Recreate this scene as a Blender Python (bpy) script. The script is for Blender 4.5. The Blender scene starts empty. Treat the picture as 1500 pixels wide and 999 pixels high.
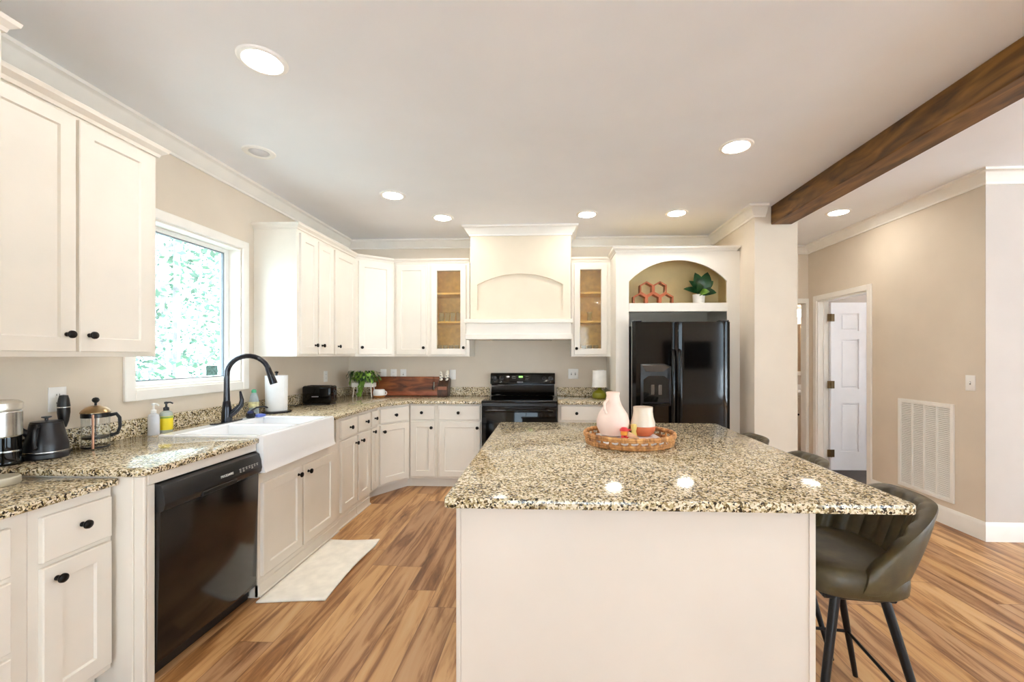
import bpy, bmesh, math, random
from mathutils import Vector, Matrix
R = math.radians
PI = math.pi
sc = bpy.context.scene
COL = sc.collection
random.seed(7)

# ------------------------------------------------------------------ camera, world, exposure
CAMH = 1.37
F_PX = 615.0
PSI = math.atan(25.0 / F_PX)
cam = bpy.data.cameras.new('camera')
cam.sensor_width = 36
cam.lens = F_PX / 1500 * 36
cam.shift_x = -29 / 1500
cam.shift_y = 22.5 / 1500
cam.clip_start = 0.02
cam.clip_end = 300
camo = bpy.data.objects.new('camera', cam)
camo.location = (0, 0, CAMH)
camo.rotation_euler = (R(90), 0, PSI)
COL.objects.link(camo)
sc.camera = camo

sc.view_settings.view_transform = 'Standard'
sc.view_settings.look = 'None'
sc.view_settings.exposure = 1.0
sc.view_settings.gamma = 1
sc.view_settings.use_curve_mapping = False
sc.cycles.max_bounces = 10
sc.cycles.diffuse_bounces = 6
sc.cycles.transparent_max_bounces = 16
sc.cycles.sample_clamp_indirect = 6
sc.cycles.use_denoising = True

wd = bpy.data.worlds.new('world')
sc.world = wd
wd.use_nodes = True
wb = wd.node_tree.nodes['Background']
wb.inputs[0].default_value = (0.72, 0.86, 1.0, 1)
WORLD = 4.2
wb.inputs[1].default_value = WORLD
LAMP_E = 52.0          # radiance of the recessed lamps' diffusers
LAMP_COL = (1.0, 0.94, 0.86)

# added sun on the far side of the house: patio bounce brightens the ceiling
sun = bpy.data.lights.new('sun', 'SUN')
sun.energy = 34.0
sun.angle = R(2)
sun.color = (1.0, 0.97, 0.93)
suno = bpy.data.objects.new('sun', sun)
suno.rotation_euler = Vector((-0.30, -0.42, -0.85)).to_track_quat('-Z', 'Y').to_euler()
suno.location = (5, 8, 12)
COL.objects.link(suno)


def portal(name, loc, rot, sx, sy):
    l = bpy.data.lights.new(name, 'AREA')
    l.shape = 'RECTANGLE'
    l.size = sx
    l.size_y = sy
    l.cycles.is_portal = True
    o = bpy.data.objects.new(name, l)
    o.location = loc
    o.rotation_euler = rot
    COL.objects.link(o)


# light portals (they emit nothing, they only guide the sky light through modelled openings)
portal('portal_kitchen', (-2.57, 2.74, 1.69), (0, R(-90), 0), 1.05, 0.90)
portal('portal_rear', (6.0, -4.35, 1.25), (R(90), 0, 0), 2.4, 2.3)
portal('portal_doors', (-0.1, -4.35, 1.2), (R(90), 0, 0), 2.8, 2.3)
portal('portal_side', (8.15, -0.7, 1.25), (0, R(90), 0), 2.3, 4.4)
portal('portal_bedroom', (6.25, 4.3, 1.4), (0, R(90), 0), 2.0, 1.6)


# ------------------------------------------------------------------ materials
def lin(c):
    c = c / 255.0
    return c / 12.92 if c <= 0.04045 else ((c + 0.055) / 1.055) ** 2.4


def rgb(c):
    return (lin(c[0]), lin(c[1]), lin(c[2]), 1)


def nmat(name):
    m = bpy.data.materials.new(name)
    m.use_nodes = True
    nt = m.node_tree
    return m, nt, nt.nodes['Principled BSDF']


def N(nt, t, **kw):
    n = nt.nodes.new(t)
    for k, v in kw.items():
        setattr(n, k, v)
    return n


def L(nt, a, b):
    nt.links.new(a, b)


def ramp(nt, stops, interp='LINEAR'):
    r = N(nt, 'ShaderNodeValToRGB')
    cr = r.color_ramp
    cr.interpolation = interp
    while len(cr.elements) < len(stops):
        cr.elements.new(0.5)
    for e, (p, c) in zip(cr.elements, stops):
        e.position = p
        e.color = rgb(c)
    return r


def mat(name, col, rough=0.5, metal=0.0, spec=0.5, var=0.04, scale=8.0, bump=0.0, bscale=200.0, coat=0.0,
        emit=None, estr=0.0, trans=0.0, alpha=1.0, sheen=0.0):
    """principled material whose colour drifts a little with a noise texture"""
    m, nt, b = nmat(name)
    tc = N(nt, 'ShaderNodeTexCoord')
    no = N(nt, 'ShaderNodeTexNoise')
    no.inputs['Scale'].default_value = scale
    no.inputs['Detail'].default_value = 3
    L(nt, tc.outputs['Object'], no.inputs['Vector'])
    lo = tuple(max(0, c * (1 - var)) for c in col)
    hi = tuple(min(255, c * (1 + var)) for c in col)
    r = ramp(nt, [(0.3, lo), (0.7, hi)])
    L(nt, no.outputs['Fac'], r.inputs['Fac'])
    L(nt, r.outputs['Color'], b.inputs['Base Color'])
    b.inputs['Roughness'].default_value = rough
    b.inputs['Metallic'].default_value = metal
    b.inputs['Specular IOR Level'].default_value = spec
    b.inputs['Coat Weight'].default_value = coat
    b.inputs['Sheen Weight'].default_value = sheen
    b.inputs['Transmission Weight'].default_value = trans
    b.inputs['Alpha'].default_value = alpha
    if emit:
        b.inputs['Emission Color'].default_value = (emit[0], emit[1], emit[2], 1)
        b.inputs['Emission Strength'].default_value = estr
    if bump:
        n2 = N(nt, 'ShaderNodeTexNoise')
        n2.inputs['Scale'].default_value = bscale
        L(nt, tc.outputs['Object'], n2.inputs['Vector'])
        bp = N(nt, 'ShaderNodeBump')
        bp.inputs['Strength'].default_value = bump
        bp.inputs['Distance'].default_value = 0.002
        L(nt, n2.outputs['Fac'], bp.inputs['Height'])
        L(nt, bp.outputs['Normal'], b.inputs['Normal'])
    return m


def glass_mat(name, tint=(255, 255, 255), refl=0.10, rough=0.0, frost=0.0, ior=1.45):
    """thin clear glass: mostly transparent, reflecting with Fresnel"""
    m, nt, b = nmat(name)
    nt.nodes.remove(b)
    out = nt.nodes['Material Output']
    tr = N(nt, 'ShaderNodeBsdfTransparent')
    tr.inputs[0].default_value = rgb(tint)
    gl = N(nt, 'ShaderNodeBsdfGlossy')
    gl.inputs['Roughness'].default_value = rough
    fr = N(nt, 'ShaderNodeFresnel')
    geo = N(nt, 'ShaderNodeNewGeometry')
    mi = N(nt, 'ShaderNodeMapRange')          # same reflectance on both faces of the thin pane
    mi.inputs['To Min'].default_value = ior
    mi.inputs['To Max'].default_value = 1 / ior
    L(nt, geo.outputs['Backfacing'], mi.inputs['Value'])
    L(nt, mi.outputs[0], fr.inputs['IOR'])
    mx = N(nt, 'ShaderNodeMixShader')
    L(nt, fr.outputs[0], mx.inputs[0])
    L(nt, tr.outputs[0], mx.inputs[1])
    L(nt, gl.outputs[0], mx.inputs[2])
    last = mx
    if frost > 0:
        df = N(nt, 'ShaderNodeBsdfDiffuse')
        df.inputs[0].default_value = rgb((235, 230, 215))
        no = N(nt, 'ShaderNodeTexNoise')
        no.inputs['Scale'].default_value = 90
        tc = N(nt, 'ShaderNodeTexCoord')
        L(nt, tc.outputs['Object'], no.inputs['Vector'])
        mu = N(nt, 'ShaderNodeMath', operation='MULTIPLY')
        mu.inputs[1].default_value = frost * 2
        L(nt, no.outputs['Fac'], mu.inputs[0])
        m2 = N(nt, 'ShaderNodeMixShader')
        L(nt, mu.outputs[0], m2.inputs[0])
        L(nt, mx.outputs[0], m2.inputs[1])
        L(nt, df.outputs[0], m2.inputs[2])
        last = m2
    L(nt, last.outputs[0], out.inputs[0])
    return m


def granite_mat():
    m, nt, b = nmat('speckled_granite')
    tc = N(nt, 'ShaderNodeTexCoord')
    no = N(nt, 'ShaderNodeTexNoise')
    no.inputs['Scale'].default_value = 70
    no.inputs['Detail'].default_value = 4
    L(nt, tc.outputs['Object'], no.inputs['Vector'])
    mix = N(nt, 'ShaderNodeVectorMath', operation='MULTIPLY_ADD')
    mix.inputs[1].default_value = (0.012, 0.012, 0.012)
    L(nt, no.outputs['Color'], mix.inputs[0])
    L(nt, tc.outputs['Object'], mix.inputs[2])
    vo = N(nt, 'ShaderNodeTexVoronoi')
    vo.inputs['Scale'].default_value = 165
    L(nt, mix.outputs[0], vo.inputs['Vector'])
    sep = N(nt, 'ShaderNodeSeparateColor')
    L(nt, vo.outputs['Color'], sep.inputs[0])
    big = N(nt, 'ShaderNodeTexNoise')
    big.inputs['Scale'].default_value = 22
    big.inputs['Detail'].default_value = 2
    L(nt, tc.outputs['Object'], big.inputs['Vector'])
    ad = N(nt, 'ShaderNodeMath', operation='MULTIPLY_ADD')
    ad.inputs[1].default_value = 0.55
    L(nt, big.outputs['Fac'], ad.inputs[0])
    sb = N(nt, 'ShaderNodeMath', operation='SUBTRACT')
    sb.inputs[1].default_value = 0.275
    L(nt, sep.outputs[0], sb.inputs[0])
    L(nt, sb.outputs[0], ad.inputs[2])
    r = ramp(nt, [(0.0, (46, 38, 30)), (0.13, (98, 82, 54)), (0.26, (146, 126, 88)), (0.39, (188, 170, 130)),
                  (0.54, (216, 201, 170)), (0.76, (234, 222, 198))], 'CONSTANT')
    L(nt, ad.outputs[0], r.inputs['Fac'])
    L(nt, r.outputs['Color'], b.inputs['Base Color'])
    b.inputs['Roughness'].default_value = 0.09
    return m


def floor_mat():
    m, nt, b = nmat('wood_plank_floor')
    tc = N(nt, 'ShaderNodeTexCoord')
    sx = N(nt, 'ShaderNodeSeparateXYZ')
    L(nt, tc.outputs['Object'], sx.inputs[0])

    def M(op, a, bb=None, c=None):
        n = N(nt, 'ShaderNodeMath', operation=op)
        for i, v in enumerate((a, bb, c)):
            if v is None:
                continue
            if isinstance(v, (int, float)):
                n.inputs[i].default_value = v
            else:
                L(nt, v, n.inputs[i])
        return n.outputs[0]
    u = M('DIVIDE', sx.outputs[0], 0.165)
    row = M('FLOOR', u)
    wn = N(nt, 'ShaderNodeTexWhiteNoise', noise_dimensions='1D')
    L(nt, row, wn.inputs['W'])
    v = M('ADD', M('DIVIDE', sx.outputs[1], 1.22), M('MULTIPLY', wn.outputs['Value'], 7.3))
    pl = M('FLOOR', v)
    cb = N(nt, 'ShaderNodeCombineXYZ')
    L(nt, row, cb.inputs[0])
    L(nt, pl, cb.inputs[1])
    w2 = N(nt, 'ShaderNodeTexWhiteNoise', noise_dimensions='2D')
    L(nt, cb.outputs[0], w2.inputs['Vector'])
    # grain: stretched noise, shifted per plank
    gv = N(nt, 'ShaderNodeCombineXYZ')
    L(nt, M('ADD', M('MULTIPLY', sx.outputs[0], 16.0), M('MULTIPLY', w2.outputs['Value'], 50)), gv.inputs[0])
    L(nt, M('MULTIPLY', sx.outputs[1], 1.5), gv.inputs[1])
    L(nt, M('MULTIPLY', w2.outputs['Value'], 31), gv.inputs[2])
    g1 = N(nt, 'ShaderNodeTexNoise')
    g1.inputs['Scale'].default_value = 1.0
    g1.inputs['Detail'].default_value = 6
    g1.inputs['Roughness'].default_value = 0.6
    g1.inputs['Distortion'].default_value = 0.8
    L(nt, gv.outputs[0], g1.inputs['Vector'])
    base = ramp(nt, [(0.0, (208, 168, 118)), (0.25, (186, 146, 102)), (0.5, (216, 178, 130)), (0.75, (174, 138, 106)),
                     (1.0, (202, 164, 122))])
    L(nt, w2.outputs['Value'], base.inputs['Fac'])
    gr = ramp(nt, [(0.28, (112, 80, 54)), (0.42, (190, 162, 132)), (0.54, (246, 234, 218)), (0.72, (255, 255, 255))])
    L(nt, g1.outputs['Fac'], gr.inputs['Fac'])
    mx = N(nt, 'ShaderNodeMix', data_type='RGBA', blend_type='MULTIPLY')
    mx.inputs['Factor'].default_value = 0.95
    L(nt, base.outputs['Color'], mx.inputs['A'])
    L(nt, gr.outputs['Color'], mx.inputs['B'])
    # joints between planks
    fu = M('FRACT', u)
    fv = M('FRACT', v)
    eu = M('MINIMUM', fu, M('SUBTRACT', 1.0, fu))
    ev = M('MULTIPLY', M('MINIMUM', fv, M('SUBTRACT', 1.0, fv)), 7.4)
    ed = M('MINIMUM', eu, ev)
    lt = M('LESS_THAN', ed, 0.012)
    m2 = N(nt, 'ShaderNodeMix', data_type='RGBA', blend_type='MIX')
    L(nt, M('MULTIPLY', lt, 0.55), m2.inputs['Factor'])
    L(nt, mx.outputs['Result'], m2.inputs['A'])
    m2.inputs['B'].default_value = rgb((96, 62, 38))
    L(nt, m2.outputs['Result'], b.inputs['Base Color'])
    b.inputs['Roughness'].default_value = 0.38
    return m


def grain_mat(name, c_dark, c_mid, c_light, axis=0, rough=0.45, scale=1.0, stretch=9.0):
    m, nt, b = nmat(name)
    tc = N(nt, 'ShaderNodeTexCoord')
    mp = N(nt, 'ShaderNodeMapping')
    s = [stretch * scale] * 3
    s[axis] = 1.2 * scale
    mp.inputs['Scale'].default_value = s
    L(nt, tc.outputs['Object'], mp.inputs['Vector'])
    no = N(nt, 'ShaderNodeTexNoise')
    no.inputs['Scale'].default_value = 1.6
    no.inputs['Detail'].default_value = 5
    no.inputs['Distortion'].default_value = 1.1
    L(nt, mp.outputs[0], no.inputs['Vector'])
    r = ramp(nt, [(0.3, c_dark), (0.5, c_mid), (0.7, c_light)])
    L(nt, no.outputs['Fac'], r.inputs['Fac'])
    L(nt, r.outputs['Color'], b.inputs['Base Color'])
    b.inputs['Roughness'].default_value = rough
    return m


def emit_mat(name, col, strength):
    m, nt, b = nmat(name)
    b.inputs['Base Color'].default_value = (0.9, 0.9, 0.9, 1)
    b.inputs['Emission Color'].default_value = (col[0], col[1], col[2], 1)
    b.inputs['Emission Strength'].default_value = strength
    return m


M_WALL = mat('tan_wall_paint', (219, 206, 188), 0.7, var=0.015, scale=3, bump=0.05, bscale=300)
M_WALL2 = mat('daylit_wall_tone', (198, 187, 178), 0.7, var=0.015, scale=3)  # living wall: tan paint with its pinkish grey daylight look put into the colour
M_CEIL = mat('ceiling_paint', (240, 242, 246), 0.8, var=0.01, scale=2)
M_TRIM = mat('white_trim_paint', (242, 238, 230), 0.4, var=0.01)
M_CAB = mat('cream_cabinet_paint', (232, 225, 213), 0.38, var=0.012, scale=4)
M_ISL = mat('island_paint', (222, 211, 198), 0.42, var=0.012, scale=3)
M_HOOD = mat('hood_paint', (222, 208, 186), 0.5, var=0.012, scale=4)
M_KNOB = mat('dark_bronze_knob', (26, 22, 20), 0.3, metal=0.6)
M_GRAN = granite_mat()
M_FLOOR = floor_mat()
M_BEAM = grain_mat('stained_beam_wood', (58, 35, 10), (104, 67, 22), (134, 92, 38), axis=1, rough=0.55, scale=1.3, stretch=6)
M_BLACK = mat('black_enamel', (9, 7, 6), 0.06, var=0.1, spec=0.35)
M_BLACKM = mat('black_plastic', (22, 21, 22), 0.35, var=0.1)
M_BLACKG = mat('black_glass', (8, 7, 7), 0.03, var=0.1)
M_DWP = mat('dishwasher_black', (24, 19, 16), 0.14, var=0.1)
M_STEEL = mat('brushed_steel', (200, 198, 194), 0.25, metal=1.0, var=0.05, scale=30)
M_CHROME = mat('dark_chrome', (120, 116, 112), 0.18, metal=1.0)
M_CERAM = mat('white_fireclay', (246, 246, 246), 0.12, var=0.005, coat=0.3)
M_WHITE = mat('white_plastic', (244, 242, 238), 0.4, var=0.01)
M_PAPER = mat('paper_towel', (246, 246, 246), 0.9, var=0.02, bump=0.4, bscale=120)
M_GLASS = glass_mat('clear_glass', (253, 254, 254))
M_PANE = glass_mat('window_glass', (250, 253, 253))
M_CGLASS = glass_mat('seeded_cabinet_glass', (250, 246, 232), rough=0.05, frost=0.05)
M_CUPG = glass_mat('tumbler_glass', (238, 238, 232), frost=0.16)
M_CWOOD = mat('golden_cabinet_interior', (246, 204, 122), 0.5, var=0.08, scale=20)
M_NICHE = mat('niche_lining_paint', (214, 192, 140), 0.6, var=0.02)
M_LAMP = emit_mat('lamp_diffuser', LAMP_COL, LAMP_E)
M_LEATH = None


def leather_mat():
    m, nt, b = nmat('olive_brown_leather')
    tc = N(nt, 'ShaderNodeTexCoord')
    no = N(nt, 'ShaderNodeTexNoise')
    no.inputs['Scale'].default_value = 14
    no.inputs['Detail'].default_value = 6
    L(nt, tc.outputs['Object'], no.inputs['Vector'])
    r = ramp(nt, [(0.3, (58, 49, 33)), (0.55, (78, 68, 44)), (0.75, (100, 88, 58))])
    L(nt, no.outputs['Fac'], r.inputs['Fac'])
    L(nt, r.outputs['Color'], b.inputs['Base Color'])
    b.inputs['Roughness'].default_value = 0.42
    vo = N(nt, 'ShaderNodeTexVoronoi')
    vo.inputs['Scale'].default_value = 260
    L(nt, tc.outputs['Object'], vo.inputs['Vector'])
    bp = N(nt, 'ShaderNodeBump')
    bp.inputs['Strength'].default_value = 0.15
    bp.inputs['Distance'].default_value = 0.001
    L(nt, vo.outputs['Distance'], bp.inputs['Height'])
    L(nt, bp.outputs['Normal'], b.inputs['Normal'])
    return m


M_LEATH = leather_mat()


# ------------------------------------------------------------------ mesh building
class MB:
    def __init__(s):
        s.v = []
        s.f = []

    def add(s, vs, fs, M=None):
        o = len(s.v)
        for p in vs:
            p = Vector(p)
            if M is not None:
                p = M @ p
            s.v.append(p)
        for f in fs:
            s.f.append([i + o for i in f])
        return s

    def bm(s, b, M=None):
        b.verts.index_update()
        s.add([v.co for v in b.verts], [[v.index for v in f.verts] for f in b.faces], M)
        b.free()
        return s

    def box(s, x0, x1, y0, y1, z0, z1, bev=0.0, seg=1, M=None):
        x0, x1 = min(x0, x1), max(x0, x1)
        y0, y1 = min(y0, y1), max(y0, y1)
        z0, z1 = min(z0, z1), max(z0, z1)
        vs = [(x0, y0, z0), (x1, y0, z0), (x1, y1, z0), (x0, y1, z0), (x0, y0, z1), (x1, y0, z1), (x1, y1, z1), (x0, y1, z1)]
        fs = [(0, 3, 2, 1), (4, 5, 6, 7), (0, 1, 5, 4), (1, 2, 6, 5), (2, 3, 7, 6), (3, 0, 4, 7)]
        if bev <= 0:
            return s.add(vs, fs, M)
        b = bmesh.new()
        bv = [b.verts.new(p) for p in vs]
        for f in fs:
            b.faces.new([bv[i] for i in f])
        bmesh.ops.bevel(b, geom=b.edges[:], offset=bev, segments=seg, profile=0.5, affect='EDGES')
        return s.bm(b, M)

    def prism(s, poly, z0, z1, bev=0.0, seg=1, M=None, axis='z'):
        """extrude a 2-D outline; axis z: (x,y)->z ; axis y: (x,z)->y ; axis x: (y,z)->x"""
        def p3(p, h):
            if axis == 'z':
                return (p[0], p[1], h)
            if axis == 'y':
                return (p[0], h, p[1])
            return (h, p[0], p[1])
        n = len(poly)
        b = bmesh.new()
        a = [b.verts.new(p3(p, z0)) for p in poly]
        c = [b.verts.new(p3(p, z1)) for p in poly]
        b.faces.new(a)
        b.faces.new(c[::-1])
        for i in range(n):
            j = (i + 1) % n
            b.faces.new([a[i], c[i], c[j], a[j]])
        bmesh.ops.recalc_face_normals(b, faces=b.faces[:])
        if bev > 0:
            ed = [e for e in b.edges if e.calc_face_angle(0) > 0.3]
            bmesh.ops.bevel(b, geom=ed, offset=bev, segments=seg, profile=0.5, affect='EDGES')
        return s.bm(b, M)

    def lathe(s, prof, c=(0, 0, 0), seg=32, M=None, sx=1.0, sy=1.0):
        vs, fs = [], []
        n = len(prof)
        for k in range(seg):
            a = 2 * PI * k / seg
            for r, z in prof:
                r = max(r, 1e-5)
                vs.append((c[0] + r * math.cos(a) * sx, c[1] + r * math.sin(a) * sy, c[2] + z))
        for k in range(seg):
            k2 = (k + 1) % seg
            for i in range(n - 1):
                fs.append((k * n + i, k2 * n + i, k2 * n + i + 1, k * n + i + 1))
        return s.add(vs, fs, M)

    def tube(s, pts, r, seg=12, M=None, closed=False, flat=1.0):
        pts = [Vector(p) for p in pts]
        n = len(pts)
        rs = r if isinstance(r, (list, tuple)) else [r] * n
        vs, fs = [], []
        up = None
        for i in range(n):
            if closed:
                t = pts[(i + 1) % n] - pts[(i - 1) % n]
            else:
                t = pts[min(i + 1, n - 1)] - pts[max(i - 1, 0)]
            t.normalize()
            if up is None:
                up = Vector((0, 0, 1)) if abs(t.z) < 0.9 else Vector((1, 0, 0))
            a = up - t * up.dot(t)
            a.normalize()
            bb = t.cross(a)
            up = a
            for k in range(seg):
                q = 2 * PI * k / seg
                vs.append(pts[i] + a * (rs[i] * math.cos(q)) + bb * (rs[i] * flat * math.sin(q)))
        m = n if closed else n - 1
        for i in range(m):
            j = (i + 1) % n
            for k in range(seg):
                k2 = (k + 1) % seg
                fs.append((i * seg + k, i * seg + k2, j * seg + k2, j * seg + k))
        if not closed:
            fs.append(list(range(seg))[::-1])
            fs.append([(n - 1) * seg + k for k in range(seg)])
        return s.add(vs, fs, M)

    def loops(s, rings, cap0=True, cap1=True, M=None):
        n = len(rings[0])
        vs = [p for r in rings for p in r]
        fs = []
        for i in range(len(rings) - 1):
            for k in range(n):
                k2 = (k + 1) % n
                fs.append((i * n + k, i * n + k2, (i + 1) * n + k2, (i + 1) * n + k))
        if cap0:
            fs.append(list(range(n))[::-1])
        if cap1:
            fs.append([(len(rings) - 1) * n + k for k in range(n)])
        return s.add(vs, fs, M)

    def front(s, x0, x1, z0, z1, y, t=0.02, stile=0.0, rec=0.009, M=None, hole=False):
        """cabinet front: slab, or frame-and-panel when stile > 0. Its face looks to -y and lies at y"""
        def ring(i, yy):
            return [(x0 + i, yy, z0 + i), (x1 - i, yy, z0 + i), (x1 - i, yy, z1 - i), (x0 + i, yy, z1 - i)]
        rs = [ring(0, y + t), ring(0, y + 0.003), ring(0.003, y)]
        if stile:
            rs += [ring(stile, y), ring(stile + 0.005, y + rec)]
        if hole:
            rs += [ring(stile + 0.005, y + t), ring(0, y + t)]
            return s.loops(rs, False, False, M)
        return s.loops(rs, True, True, M)

    def sweep(s, path, prof, side=1, closed=False, M=None):
        """sweep a profile [(out, z)] along a horizontal path with mitred corners; out goes to the left of the path when side=1"""
        n = len(path)
        P = [Vector((p[0], p[1])) for p in path]
        rings = []
        for i in range(n):
            def nrm(a, b):
                d = (b - a).normalized()
                return Vector((-d.y, d.x)) * side
            if i == 0:
                m = nrm(P[0], P[1])
            elif i == n - 1:
                m = nrm(P[-2], P[-1])
            else:
                a = nrm(P[i - 1], P[i])
                b = nrm(P[i], P[i + 1])
                m = (a + b) / max(0.2, 1 + a.dot(b))
            rings.append([(P[i].x + m.x * o, P[i].y + m.y * o, z) for o, z in prof])
        return s.loops(rings, True, True, M)

    def sphere(s, c, r, seg=16, M=None, sz=1.0, sx=1.0, sy=1.0):
        prof = [(r * math.sin(PI * i / 10), -r * sz * math.cos(PI * i / 10)) for i in range(11)]
        return s.lathe(prof, c, seg, M, sx, sy)

    def build(s, name, m, parent=None, world=True, loc=None, smooth=30, rotz=None):
        off = Vector((0, 0, 0))
        if world:
            q = parent
            while q is not None:
                off += q.location
                q = q.parent
            if loc is not None:
                off += Vector(loc)
        me = bpy.data.meshes.new(name)
        me.from_pydata([tuple(p - off) for p in s.v], [], s.f)
        b = bmesh.new()
        b.from_mesh(me)
        bmesh.ops.remove_doubles(b, verts=b.verts[:], dist=1e-6)
        bmesh.ops.dissolve_degenerate(b, edges=b.edges[:], dist=1e-7)
        bmesh.ops.recalc_face_normals(b, faces=b.faces[:])
        b.to_mesh(me)
        b.free()
        if smooth:
            me.polygons.foreach_set('use_smooth', [True] * len(me.polygons))
            me.set_sharp_from_angle(angle=R(smooth))
        me.materials.append(m)
        o = bpy.data.objects.new(name, me)
        COL.objects.link(o)
        if parent is not None:
            o.parent = parent
        if loc is not None:
            o.location = loc
        if rotz is not None:
            o.rotation_euler = (0, 0, rotz)
        return o


def tag(o, label, cat, group=None, kind=None):
    o['label'] = label
    o['category'] = cat
    if group:
        o['group'] = group
    if kind:
        o['kind'] = kind
    return o


def thing(name, label, cat, loc=(0, 0, 0), rot=0.0, group=None, kind=None):
    o = bpy.data.objects.new(name, None)
    o.empty_display_size = 0.05
    COL.objects.link(o)
    o.location = loc
    o.rotation_euler = (0, 0, rot)
    return tag(o, label, cat, group, kind)


def dup(root, label=None, loc=None, rot=None):
    r = root.copy()
    COL.objects.link(r)
    if label:
        r['label'] = label
    if loc is not None:
        r.location = loc
    if rot is not None:
        r.rotation_euler = (0, 0, rot)
    for ch in list(root.children):
        c = ch.copy()
        COL.objects.link(c)
        c.parent = r
        for g in list(ch.children):
            d = g.copy()
            COL.objects.link(d)
            d.parent = c
    return r


def struct(name, mb, m, label=None, cat=None, parent=None, smooth=30):
    o = mb.build(name, m, parent, smooth=smooth)
    o['kind'] = 'structure'
    if label:
        o['label'] = label
    if cat:
        o['category'] = cat
    return o


def text_mb(txt, size, M, depth=0.0008):
    """flat lettering as mesh: text lies in local xy, M places it"""
    c = bpy.data.curves.new('lettering', 'FONT')
    c.body = txt
    c.size = size
    c.extrude = depth
    c.align_x = 'CENTER'
    c.align_y = 'CENTER'
    t = bpy.data.objects.new('lettering', c)
    COL.objects.link(t)
    dg = bpy.context.evaluated_depsgraph_get()
    me = bpy.data.meshes.new_from_object(t.evaluated_get(dg))
    mb = MB()
    mb.add([v.co.copy() for v in me.vertices], [list(p.vertices) for p in me.polygons], M)
    bpy.data.objects.remove(t)
    bpy.data.curves.remove(c)
    bpy.data.meshes.remove(me)
    return mb


def arc(c, r, a0, a1, n, plane='xz'):
    out = []
    for i in range(n + 1):
        a = R(a0 + (a1 - a0) * i / n)
        p, q = r * math.cos(a), r * math.sin(a)
        if plane == 'xz':
            out.append((c[0] + p, c[1], c[2] + q))
        elif plane == 'yz':
            out.append((c[0], c[1] + p, c[2] + q))
        else:
            out.append((c[0] + p, c[1] + q, c[2]))
    return out


# ------------------------------------------------------------------ key dimensions
W = -2.39      # left wall
B = 4.92       # back wall
H = 2.745      # ceiling
CT = 0.91      # worktop height
PX0, PX1, PY = 1.885, 2.27, 3.93     # pillar wall beside the fridge
RX = 3.24      # right wall of the hall
RY = 3.25      # its corner
HY = 5.385     # end wall of the hall

# ------------------------------------------------------------------ shell
struct('floor', MB().box(-2.6, 8.2, -4.4, 7.1, -0.1, 0.0), M_FLOOR)
struct('ceiling', MB().box(-2.6, 8.2, -4.4, 7.1, H, H + 0.1), M_CEIL)


def wall_x(name, x0, x1, y0, y1, holes, m):
    """wall slab running along y with rectangular holes (y0,y1,z0,z1) sorted along y"""
    mb = MB()
    y = y0
    for a, b2, z0, z1 in holes:
        mb.box(x0, x1, y, a, 0, H)
        if z0 > 0:
            mb.box(x0, x1, a, b2, 0, z0)
        mb.box(x0, x1, a, b2, z1, H)
        y = b2
    mb.box(x0, x1, y, y1, 0, H)
    return struct(name, mb, m, smooth=0)


def wall_y(name, y0, y1, x0, x1, holes, m):
    mb = MB()
    x = x0
    for a, b2, z0, z1 in holes:
        mb.box(x, a, y0, y1, 0, H)
        if z0 > 0:
            mb.box(a, b2, y0, y1, 0, z0)
        mb.box(a, b2, y0, y1, z1, H)
        x = b2
    mb.box(x, x1, y0, y1, 0, H)
    return struct(name, mb, m, smooth=0)


WY0, WY1, WZ0, WZ1 = 2.32, 3.17, 1.175, 2.205
wall_x('wall_left', W - 0.17, W, -4.4, B + 0.15, [(WY0, WY1, WZ0, WZ1)], M_WALL)
wall_y('wall_back', B, B + 0.15, W, PX0, [], M_WALL)
struct('wall_pillar', MB().box(PX0, PX1, PY, HY + 0.1, 0, H), M_WALL, smooth=0)
DY0, DY1, DZ = 4.40, 5.205, 2.04
wall_x('wall_right', RX, RX + 0.12, RY + 0.004, HY + 0.1, [(DY0, DY1, 0, DZ)], M_WALL)
struct('wall_living', MB().box(RX, RX + 0.12, RY, RY + 0.004, 0, H).box(RX + 0.12, 8.2, RY, RY + 0.12, 0, H), M_WALL2, smooth=0)
wall_y('wall_hall', HY, HY + 0.1, PX1, RX, [(2.42, 3.222, 0, 2.03)], M_WALL)
wall_y('wall_rear', -4.4, -4.25, W, 8.2, [(-1.5, 1.3, 0.05, 2.35), (4.9, 7.1, 0.1, 2.4)], M_WALL)
wall_x('wall_side', 8.05, 8.2, -4.25, RY, [(-2.9, 1.5, 0.1, 2.4)], M_WALL2)
# bedroom beyond the open door, bathroom beyond the hall
wall_y('wall_bedroom_back', 5.36, 5.46, RX + 0.12, 6.3, [], M_WALL2)
wall_x('wall_bedroom_side', 6.2, 6.3, RY + 0.12, 5.36, [(3.5, 5.1, 0.4, 2.4)], M_WALL2)
wall_y('wall_bathroom_back', 6.62, 6.72, 1.9, 4.6, [], M_WALL2)
wall_x('wall_bathroom_side', 4.5, 4.6, 5.46, 6.62, [], M_WALL2)
wall_x('wall_bathroom_far', 1.9, 2.0, 5.485, 6.62, [], M_WALL2)

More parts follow.
